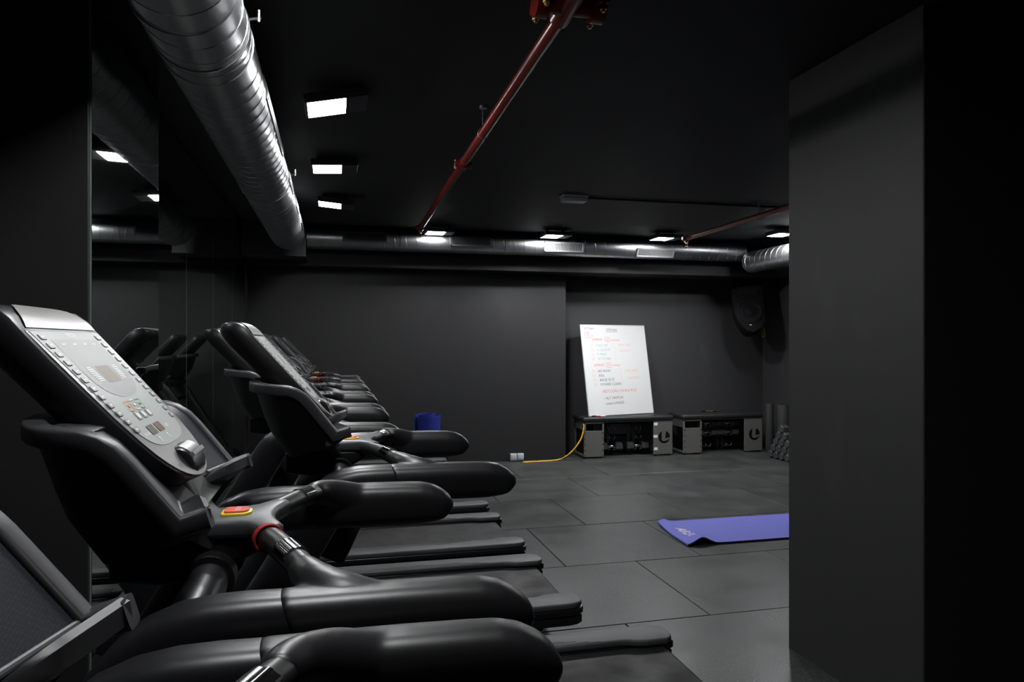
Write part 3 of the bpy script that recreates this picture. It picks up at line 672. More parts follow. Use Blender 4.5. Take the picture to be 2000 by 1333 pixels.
# ------------------------------------------------------------------ ducts
def duct(name, axis, c, r, a0, a1, pitch, label, joints=(), phase=0.0, capend=True):
    """axis 'y': c=(x,z); axis 'x': c=(y,z)"""
    def P3(t, ca, sa, rr): return (c[0]+rr*ca, t, c[1]+rr*sa) if axis == 'y' else (t, c[0]+rr*ca, c[1]+rr*sa)
    e = empty(name, P3(a0, 0, 0, 0)); off = Vector(P3(a0, 0, 0, 0))
    n = 48; secs = []
    m = max(2, int((a1-a0)/0.5))
    for i in range(m+1):
        t = a0+(a1-a0)*i/m; secs.append([Vector(P3(t, math.cos(2*PI*j/n), math.sin(2*PI*j/n), r))-off for j in range(n)])
    obj('duct_body', tobm(loft(secs)), 'galvanised', e, smooth=50)
    # lock seam: a low ridge running round the pipe in a spiral
    bm = bmesh.new(); prev = None; turns = (a1-a0)/pitch; k = int(turns*36)
    for i in range(k+1):
        an = 2*PI*i/36+phase; t = a0+(a1-a0)*i/k
        row = []
        for dt, dr in ((-0.005, -0.0005), (-0.003, 0.0022), (0.003, 0.0022), (0.005, -0.0005)):
            row.append(bm.verts.new(Vector(P3(min(max(t+dt, a0), a1), math.cos(an), math.sin(an), r+dr))-off))
        if prev:
            for q in range(3): bm.faces.new((prev[q], prev[q+1], row[q+1], row[q]))
        prev = row
    obj('spiral_seam', tobm(bm), 'galvanised', e, smooth=50)
    for t in joints:
        secs = []
        for dt, rr in ((-0.03, r), (-0.028, r+0.004), (0.028, r+0.004), (0.03, r)):
            secs.append([Vector(P3(t+dt, math.cos(2*PI*j/n), math.sin(2*PI*j/n), rr))-off for j in range(n)])
        obj('joint_band', tobm(loft(secs, False)), 'galvanised', e, smooth=30)
    tag(e, label, 'duct')
    return e, off
nd, noff = duct('ventilation_duct', 'y', (-0.443, 2.571), 0.16, -2.0, 7.38, 0.12, 'large silver spiral duct running along the left side of the ceiling', joints=(2.33, 2.76, 5.42))
# outlet plates on its room side
def curved_plate(y0, y1, a0, a1, r, th):
    bm = bmesh.new(); secs = []
    A = []; B = []
    for i in range(9):
        an = math.radians(a0+(a1-a0)*i/8)
        A.append((math.cos(an), math.sin(an)))
    ring0 = [Vector((-0.443+r*c, y0, 2.571+r*s)) for c, s in A]+[Vector((-0.443+(r+th)*c, y0, 2.571+(r+th)*s)) for c, s in A[::-1]]
    ring1 = [Vector((p.x, y1, p.z)) for p in ring0]
    return tobm(loft([[p-noff for p in ring0], [p-noff for p in ring1]]))
for y0, y1 in ((3.25, 4.25), (4.85, 5.35), (5.75, 6.15), (6.6, 7.0)):
    p = obj('outlet_plate', curved_plate(y0, y1, -8, 34, 0.161, 0.006), 'galvanised', nd, smooth=30)
    bm = bmesh.new()
    for yy in (y0+0.03, y1-0.03):
        for an in (-4, 30):
            c = Vector((math.cos(math.radians(an)), 0, math.sin(math.radians(an)))); b = Vector((-0.443, yy, 2.571))-noff
            cyl(b+c*0.166, b+c*0.171, 0.006, 10, bm)
    obj('screw', tobm(bm), 'galvanised_bright', p)
for yy in (2.60, 4.95):
    bm = bmesh.new()
    tube([Vector((-0.443+0.163*math.cos(a*PI/16), yy, 2.571+0.163*math.sin(a*PI/16)))-noff for a in range(32)], 0.003, 6, True, bm)
    an = math.radians(12); c = Vector((math.cos(an), 0, math.sin(an))); b = Vector((-0.443, yy, 2.571))-noff
    cyl(b+c*0.162, b+c*0.205, 0.005, 8, bm); cyl(b+c*0.197+Vector((0, 0, -0.012)), b+c*0.197+Vector((0, 0, 0.028)), 0.005, 8, bm)
    cyl(b+Vector((0, 0, 0.16)), b+Vector((0, 0, 0.208)), 0.005, 8, bm)
    obj('hanger_clamp', tobm(bm), 'galvanised_bright', nd)

fd, foff = duct('ventilation_duct', 'x', (8.16, 2.642), 0.122, -0.285, 5.05, 0.125, 'silver duct with slotted grilles running across the back of the room', joints=(0.75, 1.95, 4.25))
for gx, ga in ((0.335, 4), (1.52, 0), (2.63, -12), (3.80, -27)):
    L, Hh = 0.49, 0.115
    fr = bmesh.new()
    for lo, hi in (((-L/2, 0, -Hh/2), (L/2, 0.012, -Hh/2+0.018)), ((-L/2, 0, Hh/2-0.018), (L/2, 0.012, Hh/2)), ((-L/2, 0, -Hh/2), (-L/2+0.02, 0.012, Hh/2)), ((L/2-0.02, 0, -Hh/2), (L/2, 0.012, Hh/2))):
        add_box(fr, lo, hi, 0.001, 1)
    mt = Matrix.Translation(Vector((gx, 8.16, 2.642))-foff) @ Matrix.Rotation(math.radians(-ga), 4, 'X') @ Matrix.Translation((0, -0.138, 0))
    gm = 'grille_metal' if gx > 2 else 'grille_painted'
    g = obj('grille', xform(tobm(fr), mt), gm, fd)
    bx = box((-L/2+0.006, 0.0115, -Hh/2+0.006), (L/2-0.006, 0.05, Hh/2-0.006)); obj('grille_back', xform(bx, mt), 'grille_dark', g, smooth=0)
    sl = bmesh.new()
    for q in range(30):
        x = -L/2+0.028+q*(L-0.056)/29; add_box(sl, (x-0.0025, 0.002, -Hh/2+0.015), (x+0.0025, 0.014, Hh/2-0.015))
    tag(obj('slats', xform(tobm(sl), mt), gm, g, smooth=0), kind='stuff')
duct('ventilation_duct', 'y', (5.09, 2.50), 0.13, 3.4, 8.02, 0.11, 'short visible end of a silver spiral duct beside the pillar', joints=(7.98,))

e = empty('duct_box', (-0.62, 8.19, 2.415)); tag(e, 'dark sheet metal duct box in the far left corner under the ceiling', 'duct box')
obj('casing', box((-0.325, -0.20, 0.0), (0.327, 0.20, ZC-2.416), 0.003, 1), 'box_dark', e, smooth=0)
obj('flange', box((-0.325, -0.206, 0.0), (0.330, -0.1985, 0.025), 0.001, 1), 'box_dark', e, smooth=0)
# ------------------------------------------------------------------ red sprinkler pipes
def pipe(name, x0, y0, x1, y1, z, r, mm, label, couplings, tee):
    e = empty(name, (x0, y0, z)); o = Vector((x0, y0, z)); d = (Vector((x1, y1, z))-o)
    obj('pipe_run', cyl((0, 0, 0), d, r, 24), mm, e)
    dn = d.normalized(); sdv = Vector((0, 0, 1)).cross(dn)
    for f in couplings:
        bm = bmesh.new(); c = d*f
        cyl(c-dn*0.03, c+dn*0.03, r*1.42, 24, bm)
        for s in (-1, 1):
            b = c+sdv*s*r*1.55; add_box(bm, (b.x-0.014, b.y-0.026, b.z-0.012), (b.x+0.014, b.y+0.026, b.z+0.012), 0.004, 2)
        cp = obj('coupling', tobm(bm), mm, e)
        bm = bmesh.new()
        for s in (-1, 1):
            b = c+sdv*s*r*1.75; cyl(b-Vector((0, 0, 0.03)), b+Vector((0, 0, 0.026)), 0.006, 8, bm); cyl(b-Vector((0, 0, 0.026)), b-Vector((0, 0, 0.016)), 0.011, 6, bm)
        obj('coupling_bolt', tobm(bm), 'brass', cp)
    tag(e, label, 'pipe'); return e, o, d, dn, sdv
e, o, d, dn, sdv = pipe('sprinkler_pipe', 0.765, 2.33, 0.832, 7.10, 2.63, 0.0265, 'pipe_red', 'red sprinkler pipe running along the middle of the ceiling', (0.455,), True)
# tee at the near end
bm = bmesh.new(); cyl((-0.02, -0.35, 0), (0.0, 0.05, 0), 0.040, 24, bm); cyl((-0.10, -0.045, 0), (0.105, -0.045, 0), 0.036, 24, bm); cyl((0.0, 0.02, 0), (0.002, 0.065, 0), 0.034, 24, bm)
tee = obj('tee_fitting', tobm(bm), 'pipe_red', e)
for x in (-0.098, 0.098):
    bm = bmesh.new(); cyl((x-0.022, -0.045, 0), (x+0.022, -0.045, 0), 0.052, 24, bm)
    for yy in (-0.105, 0.015): add_box(bm, (x-0.018, yy-0.02, -0.016), (x+0.018, yy+0.02, 0.016), 0.005, 2)
    obj('tee_clamp', tobm(bm), 'pipe_red', tee)
    for yy in (-0.108, 0.02):
        bm = bmesh.new(); cyl((x, yy, -0.042), (x, yy, 0.03), 0.0065, 8, bm); cyl((x, yy, -0.034), (x, yy, -0.018), 0.012, 6, bm)
        obj('clamp_bolt', tobm(bm), 'brass', tee)
bm = bmesh.new(); c = d*0.31
tube([c+0.028*(math.cos(a*PI/12)*sdv+Vector((0, 0, math.sin(a*PI/12)))) for a in range(24)], 0.003, 6, True, bm)
cyl(c+Vector((0, 0, 0.028)), c+Vector((0, 0, 0.14)), 0.005, 8, bm); cyl(c+Vector((0, 0, 0.135)), c+Vector((0, 0, 0.149)), 0.022, 16, bm)
obj('hanger_ring', tobm(bm), 'galvanised_bright', e)
def sprinkler(c, parent, dn, sdv, mm):
    bm = bmesh.new(); cyl(c-dn*0.03, c+dn*0.03, 0.036, 20, bm); cyl(c, c+Vector((0, 0, -0.045)), 0.02, 16, bm); cyl(c-sdv*0.05, c+sdv*0.05, 0.02, 16, bm)
    f = obj('end_fitting', tobm(bm), mm, parent)
    bm = bmesh.new(); b = c+Vector((0, 0, -0.045))
    cyl(b, b+Vector((0, 0, -0.014)), 0.010, 10, bm)
    for s in (-1, 1): tube([b+sdv*s*0.009+Vector((0, 0, -0.012)), b+sdv*s*0.014+Vector((0, 0, -0.026)), b+Vector((0, 0, -0.04))], 0.0025, 6, False, bm)
    cyl(b+Vector((0, 0, -0.04)), b+Vector((0, 0, -0.043)), 0.015, 12, bm)
    obj('sprinkler_head', tobm(bm), 'brass', f)
sprinkler(d*1.0, e, dn, sdv, 'pipe_red')
e, o, d, dn, sdv = pipe('sprinkler_pipe', 3.66, 3.40, 3.744, 7.15, 2.63, 0.0265, 'pipe_rust', 'rust red sprinkler pipe coming out from behind the pillar', (0.25,), False)
sprinkler(d*1.0, e, dn, sdv, 'pipe_rust')
bm = bmesh.new(); c = d*0.62
tube([c+0.029*(math.cos(a*PI/12)*sdv+Vector((0, 0, math.sin(a*PI/12)))) for a in range(24)], 0.003, 6, True, bm)
cyl(c+Vector((0, 0, 0.028)), c+Vector((0, 0, 0.149)), 0.005, 8, bm)
obj('hanger_ring', tobm(bm), 'galvanised_bright', e)

# emergency light and conduit on the ceiling
e = empty('emergency_light', (2.04, 5.96, ZC)); tag(e, 'small white emergency light box on the ceiling', 'light fitting')
obj('back_plate', box((-0.118, -0.062, -0.022), (0.118, 0.062, 0.0), 0.006, 2), 'box_white', e)
obj('cover', box((-0.11, -0.055, -0.058), (0.11, 0.055, -0.0215), 0.012, 3), 'box_white', e)
o = obj('cable_conduit', cyl((2.165, 5.96, ZC-0.016), (5.98, 5.90, ZC-0.016), 0.012, 10), 'lamp_housing'); tag(o, 'thin black conduit running along the ceiling to the right wall', 'conduit')

# ------------------------------------------------------------------ storage benches with dumbbells
def make_bench(W):
    e = empty('storage_bench')
    D = 0.42; Zt = 0.47
    # padded top
    bm = bmesh.new(); add_box(bm, (-0.012, -0.02, Zt), (W+0.012, D+0.01, 0.532), 0.024, 4)
    obj('padded_top', tobm(bm), 'bench_pad', e, smooth=60)
    bm = bmesh.new(); add_box(bm, (0.01, 0.0, Zt-0.012), (W-0.01, D-0.01, Zt), 0.002, 1); obj('seat_board', tobm(bm), 'bench_steel', e)
    # left front plate with hand slot
    pw_ = 0.272; z0, z1 = 0.022, 0.458
    bm = bmesh.new()
    add_box(bm, (0, 0, z0), (pw_, 0.012, 0.355), 0.001, 1)
    add_box(bm, (0, 0, 0.355), (0.026, 0.012, z1), 0.001, 1); add_box(bm, (pw_-0.022, 0, 0.355), (pw_, 0.012, z1), 0.001, 1); add_box(bm, (0, 0, 0.445), (pw_, 0.012, z1), 0.001, 1)
    fpn = obj('slotted_plate', tobm(bm), 'bench_steel', e)
    for zz in (0.335, 0.262, 0.19, 0.115, 0.045):
        for xx in (0.018, pw_-0.018):
            b2 = cyl((xx, 0.001, zz), (xx, -0.006, zz), 0.0085, 10); obj('bolt', b2, 'bolt_steel', fpn)
    # logo plate on the right
    rp = obj('logo_plate', box((W-pw_, 0, z0), (W, 0.012, z1), 0.002, 1), 'bench_steel', e)
    cx, cz, rr = W-0.120, 0.245, 0.070
    def arc(a0, a1, n, r=rr): return [(cx+r*math.cos(math.radians(a0+(a1-a0)*i/n)), cz+r*math.sin(math.radians(a0+(a1-a0)*i/n))) for i in range(n+1)]
    # black crescent: round the disc from upper left down to the lower right, with the grey L left free
    cres = arc(113, 340, 22)+[(cx+0.028, cz-0.040), (cx-0.012, cz-0.046), (cx-0.032, cz-0.030), (cx-0.030, cz+0.01)]
    wedge = [(cx+0.014, cz-0.013), (cx+0.022, cz+0.0665)]+arc(71, 0, 8)[1:]+[(cx+0.069, cz-0.004)]
    cres = [(cx+(x-cx)*1.18, cz+(z-cz)*1.18) for x, z in cres]; wedge = [(cx+(x-cx)*1.18, cz+(z-cz)*1.18) for x, z in wedge]
    bm = bmesh.new()
    prism(cres, 'y', -0.0015, 0.0005, 0, 1, bm); prism(wedge, 'y', -0.0015, 0.0005, 0, 1, bm)
    bmesh.ops.triangulate(bm, faces=[f for f in bm.faces if len(f.verts) > 4])
    tag(obj('logo', tobm(bm), 'logo_black', rp, smooth=0), 'round black emblem with a slanted L')
    # side frames: top rail, base tube and posts
    for x in (0.018, W-0.018):
        bm = bmesh.new()
        cyl((x, 0.012, 0.032), (x, D-0.02, 0.032), 0.017, 14, bm)
        add_box(bm, (x-0.012, 0.012, 0.36), (x+0.012, D-0.02, 0.458), 0.002, 1); add_box(bm, (x-0.012, D-0.05, 0.03), (x+0.012, D-0.02, 0.458), 0.002, 1)
        obj('side_frame', tobm(bm), 'bench_tube', e)
    for x in (0.03, pw_-0.03, W-pw_+0.03, W-0.03):
        obj('foot', cyl((x, 0.03, 0), (x, 0.03, 0.024), 0.014, 10), 'dark_plastic', e)
    bm = bmesh.new(); add_box(bm, (pw_, D-0.03, 0.25), (W-pw_, D-0.018, 0.39), 0.002, 1); obj('back_panel', tobm(bm), 'bench_steel', e)
    # two cradles of folded strip
    for cx_ in (pw_+0.16, W-pw_-0.16):
        for sx in (-0.036, 0.036):
            bm = bmesh.new()
            for zz in (0.36, 0.24, 0.095):
                tube([(cx_+sx, D-0.05, zz+0.055), (cx_+sx, 0.30, zz+0.0), (cx_+sx, 0.20, zz-0.022), (cx_+sx, 0.13, zz-0.012), (cx_+sx, 0.115, zz+0.02)], 0.008, 8, False, bm)
            add_box(bm, (cx_+sx-0.012, D-0.06, 0.0), (cx_+sx+0.012, D-0.045, 0.45), 0.001, 1)
            obj('cradle', tobm(bm), 'bench_tube', e)
    return e
BW1 = 1.235
b1 = make_bench(BW1); b1.location = (3.105, 8.675, 0); tag(b1, 'steel storage bench carrying the whiteboard', 'bench', 'storage benches in the alcove')
b2_ = make_bench(1.18); b2_.location = (4.49, 8.665, 0); tag(b2_, 'steel storage bench in the corner, right of the whiteboard', 'bench', 'storage benches in the alcove')
for i, z in enumerate((0.42, 0.258, 0.095)):
    st_ = obj('sticker', box((BW1-0.265+0.006*(i == 1)*-1, -0.0012, z-0.018), (BW1-0.213, 0.0006, z+0.018)), 'sticker_white', [c for c in b1.children if c.name.startswith('logo_plate')][0], smooth=0)

def make_dumbbell(L=0.312, r=0.055):
    e = empty('dumbbell')
    path = [(-L/2+0.09, 0, 0), (-0.045, 0, 0), (-0.02, 0, 0), (0.02, 0, 0), (0.045, 0, 0), (L/2-0.09, 0, 0)]
    obj('handle', tube(path, [0.013, 0.0145, 0.018, 0.018, 0.0145, 0.013], 14), 'chrome', e)
    for s in (-1, 1):
        secs = []
        for x, k in ((L/2-0.100, 0.86), (L/2-0.090, 1.0), (L/2-0.010, 1.0), (L/2, 0.86)):
            secs.append([Vector((s*x, k*r*math.cos(PI/3*j), k*r*math.sin(PI/3*j))) for j in range(6)])
        obj('head', tobm(loft(secs)), 'dumbbell_rubber', e, smooth=20)
    return e
db = make_dumbbell(); used = False
def place_db(x, y, z, rz, label, group, rx=0):
    global used
    o = db if not used else copy_tree(db); used = True
    o.location = (x, y, z); o.rotation_euler = (rx, 0, rz); tag(o, label, 'dumbbell', group); return o
c1, c2 = 3.105+0.272+0.16, 3.105+BW1-0.272-0.16
place_db(c1, 8.675+0.165, 0.123, 0, 'black hex dumbbell low in the whiteboard bench, left one', 'dumbbells in the storage benches', PI/6)
place_db(c2, 8.675+0.165, 0.123, 0, 'black hex dumbbell low in the whiteboard bench, right one', 'dumbbells in the storage benches', PI/6)
d1, d2 = 4.49+0.272+0.16, 4.49+1.18-0.272-0.16
for x, n in ((d1, 'left'), (d2, 'right')):
    for z, m_ in ((0.268, 'lower'), (0.388, 'upper')):
        place_db(x, 8.665+0.165, z, 0, '%s black hex dumbbell on the %s cradle of the corner bench' % (m_, n), 'dumbbells in the storage benches', PI/6)
# dumbbell pile along the right wall
ordn = ['first', 'second', 'third', 'fourth', 'fifth', 'sixth']; rown = ['bottom row', 'second row', 'third row', 'fourth row', 'top row']
for row in range(5):
    for k in range(5-row):
        y = 8.20-0.117*k-0.0585*row; z = 0.0482+row*0.086
        place_db(5.63, y, z, 0, 'hex dumbbell in the corner pile, %s, %s from the bench' % (rown[row], ordn[k]), 'dumbbells piled by the right wall', PI/6)
# foam rollers standing behind the pile
for x, y, r, h, lb in ((5.755, 8.62, 0.055, 0.66, 'thin black foam roller standing in the corner beside the bench'), (5.86, 8.46, 0.085, 0.655, 'thick black foam roller standing behind the dumbbell pile')):
    e = empty('foam_roller', (x, y, 0)); tag(e, lb, 'foam roller', 'foam rollers in the corner')
    bm = loft([[Vector((k*r*math.cos(2*PI*j/28), k*r*math.sin(2*PI*j/28), z)) for j in range(28)] for z, k in ((0, 0.95), (0.006, 1), (h-0.006, 1), (h, 0.95))])
    obj('foam_body', tobm(bm), 'foam_black', e, smooth=40)
    obj('core', cyl((0, 0, h-0.004), (0, 0, h+0.001), r*0.4, 16), 'dark_plastic', e)

# things on the corner bench
o = empty('hand_bar', (5.02, 8.93, 0.5325), -0.15); tag(o, 'short black bar with a metal sleeve lying on the corner bench', 'bar')
obj('bar', cyl((-0.11, 0, 0.011), (0.11, 0, 0.011), 0.010, 12), 'dark_plastic', o); obj('sleeve', cyl((-0.05, 0, 0.011), (0.05, 0, 0.011), 0.0115, 14), 'brass', o)

# ------------------------------------------------------------------ whiteboard
WBW, WBH = 1.035, 1.209
wb = empty('whiteboard', (3.18, 8.700, 0.537)); wb.rotation_mode = 'XYZ'
wb.rotation_euler = (Matrix.Rotation(0.216, 3, 'Z') @ Matrix.Rotation(-0.182, 3, 'X')).to_euler()
tag(wb, 'white board with red and black handwriting leaning on the bench', 'whiteboard')
obj('board', box((0.006, 0.0, 0.006), (WBW-0.006, 0.012, WBH-0.006)), 'board_white', wb, smooth=0)
bm = bmesh.new()
for lo, hi in (((0, -0.003, 0), (WBW, 0.014, 0.012)), ((0, -0.003, WBH-0.012), (WBW, 0.014, WBH)), ((0, -0.003, 0), (0.010, 0.014, WBH)), ((WBW-0.010, -0.003, 0), (WBW, 0.014, WBH))): add_box(bm, lo, hi, 0.002, 1)
obj('frame', tobm(bm), 'board_frame', wb)
UX, UY = WBW/1.0, WBH/1.0
def write(txt, fx, fy, size, mm, rot=0.0, shear=0.12, bold=0.0):
    me = text_mesh(txt, size, shear=shear, off=bold)
    mt = Matrix.Translation((fx*WBW, -0.0006, WBH*(1-fy))) @ Matrix.Rotation(rot, 4, 'Y') @ Matrix.Rotation(PI/2, 4, 'X')
    me.transform(mt); obj('handwriting', me, mm, wb, smooth=0)
def stroke(pts, mm, r=0.003):
    bm = bmesh.new(); P_ = [(x*WBW, -0.0008, WBH*(1-y)) for x, y in pts]
    secs = []
    for i, p in enumerate(P_):
        a = Vector(P_[max(i-1, 0)]); b = Vector(P_[min(i+1, len(P_)-1)]); t = (b-a).normalized(); n = Vector((t.z, 0, -t.x))
        secs.append((bm.verts.new(Vector(p)+n*r), bm.verts.new(Vector(p)-n*r)))
    for i in range(len(secs)-1): bm.faces.new((secs[i][0], secs[i][1], secs[i+1][1], secs[i+1][0]))
    me = tobm2(bm)
    for p in me.polygons:
        if p.normal.y > 0: p.flip()
    obj('pen_stroke', me, mm, wb, smooth=0)
def ellipse(cx, cy, rx, ry, mm): stroke([(cx+rx*math.cos(a*PI/10), cy+ry*math.sin(a*PI/10)) for a in range(21)], mm, 0.0022)
write('K.P Start', 0.055, 0.052, 0.042, 'ink_black', shear=0.3)
write('STRONG', 0.385, 0.068, 0.044, 'ink_black', shear=0.2); stroke([(0.385, 0.080), (0.56, 0.078)], 'ink_black', 0.002)
for i, t_ in enumerate(('lunges', 'family', '4 over out', '- crunch')): write(t_, 0.055-0.008*(i > 1), 0.088+i*0.021, 0.032, 'ink_red', shear=0.3)
write('AMRAP', 0.155, 0.182, 0.050, 'ink_red', -0.02); write('14', 0.365, 0.178, 0.045, 'ink_red'); ellipse(0.395, 0.165, 0.045, 0.026, 'ink_red'); write('minutes', 0.455, 0.180, 0.040, 'ink_red', shear=0.25)
for i, (t_, mm) in enumerate((('PUSH UPS', 'ink_pale_black'), ('G. SQUATS', 'ink_pale_black'), ('P. PRESS', 'ink_pale_black'), ('SIT UP ABS', 'ink_pale_black'))):
    fy = 0.247+i*0.049; write('10', 0.115+i*0.004, fy, 0.050, 'ink_pale_red'); write(t_, 0.205+i*0.004, fy-0.004, 0.043, mm)
stroke([(0.475, 0.215), (0.49, 0.29), (0.492, 0.40), (0.482, 0.404)], 'ink_pale_red', 0.0016)
write('MAX REPS', 0.555, 0.240, 0.044, 'ink_pale_red', -0.02); write('. CRUNCH', 0.535, 0.305, 0.042, 'ink_pale_red', -0.03)
write('AMRAP', 0.150, 0.462, 0.048, 'ink_red', -0.01); write('14', 0.345, 0.462, 0.045, 'ink_red'); ellipse(0.375, 0.450, 0.045, 0.028, 'ink_red'); write('minutes', 0.440, 0.460, 0.036, 'ink_red', shear=0.25)
for i, t_ in enumerate(('. BO ROW', '. RDL', '. BACK FLYS', '. POWER CLEAN')):
    fy = 0.528+i*0.049; write('10', 0.105+i*0.003, fy, 0.054, 'ink_pale_red'); write(t_, 0.180+i*0.006, fy, 0.047, 'ink_black', -0.015)
stroke([(0.540, 0.480), (0.548, 0.58), (0.555, 0.67), (0.540, 0.676)], 'ink_pale_red', 0.0016)
write('MAX REPS', 0.610, 0.530, 0.048, 'ink_pale_red', -0.02); write('T BOUNT', 0.640, 0.610, 0.046, 'ink_pale_red', -0.03)
write('METCON (10-8-6-4-2)', 0.235, 0.755, 0.058, 'ink_red', -0.02)
write('- ALT SWITCH', 0.250, 0.825, 0.047, 'ink_black', -0.01); write('- jump LUNGES', 0.252, 0.882, 0.047, 'ink_black', -0.02)

# markers on the bench in front of the board
for x, y, rz, c1_, lb in ((3.285, 8.700, 0.06, 'marker_black', 'black capped marker pen lying in front of the whiteboard'), (3.335, 8.680, 0.10, 'marker_red', 'red capped marker pen lying in front of the whiteboard')):
    e = empty('marker_pen', (x, y, 0.543), rz); tag(e, lb, 'marker pen', 'marker pens on the bench')
    obj('cap', tube([(-0.065, 0, 0), (-0.06, 0, 0), (-0.005, 0, 0)], [0.007, 0.009, 0.0095], 12), c1_, e); obj('barrel', cyl((-0.005, 0, 0), (0.065, 0, 0), 0.009, 12), 'marker_white', e); obj('end_plug', cyl((0.065, 0, 0), (0.07, 0, 0), 0.0085, 12), c1_, e)

# yellow cord from the bench to the floor
p = [(3.090, 8.655, 0.452), (3.085, 8.635, 0.40), (3.045, 8.62, 0.28), (2.96, 8.61, 0.16), (2.83, 8.60, 0.055), (2.70, 8.59, 0.012), (2.45, 8.575, 0.008), (2.32, 8.565, 0.008), (2.275, 8.585, 0.008), (2.33, 8.61, 0.008), (2.50, 8.615, 0.008), (2.72, 8.615, 0.015), (2.86, 8.62, 0.06), (2.985, 8.63, 0.165), (3.065, 8.64, 0.285), (3.096, 8.65, 0.40), (3.094, 8.658, 0.455)]
o = obj('yellow_cord', tube(catmull(p, 6), 0.0045, 8), 'cord_yellow', smooth=60); tag(o, 'doubled yellow cord hanging from the bench down to the floor', 'cord')

# floor level sockets on the back wall
for i, (x, lb) in enumerate(((2.185, 'left of two grey socket boxes at the foot of the back wall'), (2.275, 'right of two grey socket boxes at the foot of the back wall'))):
    e = empty('socket_box', (x, YB, 0.052)); tag(e, lb, 'socket', 'socket boxes on the back wall')
    obj('back_box', box((-0.041, -0.045, -0.045), (0.041, -0.0005, 0.045), 0.006, 2), 'socket_grey', e)
    obj('lid', box((-0.036, -0.055, -0.030), (0.036, -0.0445, 0.038), 0.006, 2), 'socket_grey', e)

# ------------------------------------------------------------------ rolled mat, yoga mat
def roll():
    h = 0.425; th = 0.012; pts = []
    n = 150; turns = 3.3
    for i in range(n+1):
        t = i/n; an = 2*PI*turns*t+1.2; r = 0.055+0.098*t
        pts.append((r*math.cos(an), r*math.sin(an)))
    bm = bmesh.new(); secs = []
    for i, (x, y) in enumerate(pts):
        a = Vector(pts[max(i-1, 0)]); b = Vector(pts[min(i+1, n)]); t = (b-a).normalized(); nn = Vector((t.y, -t.x)); z0 = 0.0; dz = 0.02*math.sin(i*0.045)
        secs.append([Vector((x+nn.x*th/2*s, y+nn.y*th/2*s, z)) for s, z in ((-1, 0.0), (1, 0.0), (1, h+dz), (-1, h+dz))])
    return tobm(loft(secs))
o = obj('rolled_mat', roll(), 'foam_blue', smooth=50); o.location = (1.06, 8.30, 0.227); tag(o, 'dark blue foam mat rolled up, standing on the end of the farthest treadmill', 'exercise mat')

ym = empty('yoga_mat', (2.55, 4.76, 0)); tag(ym, 'periwinkle blue exercise mat lying flat on the rubber floor', 'exercise mat')
nx, ny = 60, 16; Lm, Wm = 1.75, 0.66; T = 0.012
def matz(u, v):
    # the near left corner lifts in a fold, the left edge curls a little
    z = 0.002
    w1 = math.exp(-((u-0.12)/0.075)**2)*max(0, 1-v/0.62)**1.3*0.048
    w2 = math.exp(-((u-0.05)/0.05)**2)*max(0, (v-0.45)/0.55)*0.022
    return z+w1+w2
def matxy(u, v): return (u*1.0-0.035+0.075*v-0.015*math.sin(v*3)*math.exp(-u*8), v*Wm+0.02+u*0.0)
bm = bmesh.new(); top_ = []; bot_ = []
for i in range(nx+1):
    u = Lm*(i/nx)**1.5; rt = []; rb = []
    for j in range(ny+1):
        v = j/ny; x, y = matxy(u, v); z = matz(u, v)
        rt.append(bm.verts.new((x, y, z+T))); rb.append(bm.verts.new((x, y, z)))
    top_.append(rt); bot_.append(rb)
for i in range(nx):
    for j in range(ny):
        f = bm.faces.new((top_[i][j], top_[i+1][j], top_[i+1][j+1], top_[i][j+1]))
        f = bm.faces.new((bot_[i][j], bot_[i][j+1], bot_[i+1][j+1], bot_[i+1][j])); f.material_index = 1
for i in range(nx):
    for j, s in ((0, 1), (ny, -1)):
        q = (top_[i][j], bot_[i][j], bot_[i+1][j], top_[i+1][j]); f = bm.faces.new(q if s > 0 else q[::-1]); f.material_index = 1
for j in range(ny):
    for i, s in ((0, -1), (nx, 1)):
        q = (top_[i][j], bot_[i][j], bot_[i][j+1], top_[i][j+1]); bm.faces.new(q if s > 0 else q[::-1])
obj('mat_sheet', tobm(bm), ['mat_blue', 'mat_under'], ym, smooth=60)
me = text_mesh('AIREX', 0.105, align='CENTER', shear=0.35, off=0.001)
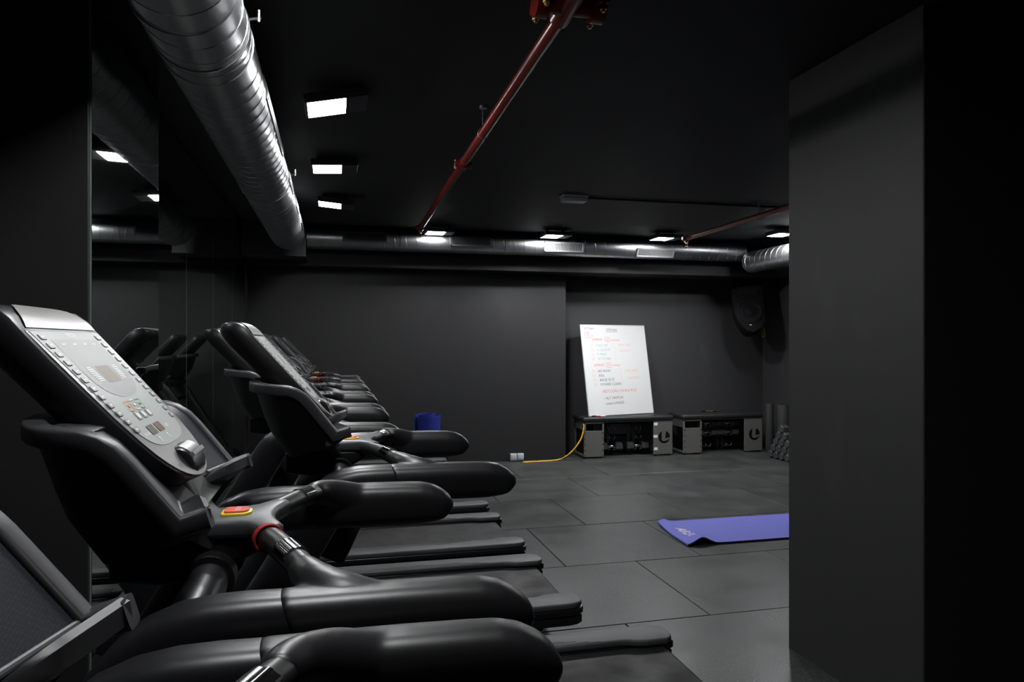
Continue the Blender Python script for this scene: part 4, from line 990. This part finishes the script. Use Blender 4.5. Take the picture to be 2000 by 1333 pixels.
# letters run across the mat and follow its surface
for v in me.vertices:
    lx, ly = v.co.x, v.co.y
    vv = 0.44-lx/Wm; uu = 0.075+ly
    x, y = matxy(uu, vv); v.co = (x, y, matz(uu, vv)+T+0.0006)
o = obj('printed_name', me, 'print_pink', ym, smooth=0)

# ------------------------------------------------------------------ loudspeaker in the corner
sp = empty('loudspeaker', (5.46, 8.72, 1.97)); sp.rotation_euler = (math.radians(-20), 0, math.radians(-20)); tag(sp, 'black loudspeaker hung high in the far right corner', 'loudspeaker')
front = [(-0.20, 0.36), (-0.20, -0.14), (-0.15, -0.28), (-0.06, -0.40), (0.02, -0.43), (0.13, -0.38), (0.20, -0.28), (0.20, 0.36)]
secs = [[Vector((x*k, y, z*kz)) for x, z in front] for y, k, kz in ((-0.175, 0.96, 0.98), (-0.165, 1, 1), (0.02, 0.94, 0.98), (0.17, 0.6, 0.85))]
obj('cabinet', tobm(loft(secs)), 'speaker_black', sp, smooth=35)
obj('woofer', tobm(loft([[Vector((r*math.cos(2*PI*j/32), y, -0.13+r*math.sin(2*PI*j/32))) for j in range(32)] for r, y in ((0.165, -0.170), (0.165, -0.185), (0.150, -0.187), (0.14, -0.178), (0.06, -0.172), (0.05, -0.180), (0.01, -0.186))])), 'speaker_cone', sp, smooth=30)
obj('horn', prism(rrect(0, 0.2, 0.14, 0.085, 0.4, 4), 'y', -0.183, -0.170, 0.003, 1), 'speaker_cone', sp)
obj('badge', box((-0.02, -0.1835, -0.335), (0.02, -0.172, -0.322), 0.001, 1), 'brass', sp)
obj('bracket', box((-0.03, 0.165, -0.05), (0.03, 0.30, 0.05), 0.004, 1), 'speaker_black', sp)
o = obj('speaker_cable', tube(catmull([(5.70, 8.80, 1.80), (5.67, 8.66, 1.72), (5.645, 8.62, 1.65), (5.625, 8.60, 1.59), (5.645, 8.60, 1.565), (5.675, 8.61, 1.60), (5.665, 8.63, 1.70), (5.69, 8.80, 1.83)], 6), 0.0055, 8), 'cord_yellow', smooth=60); tag(o, 'loop of yellow cable hanging below the loudspeaker', 'cable')
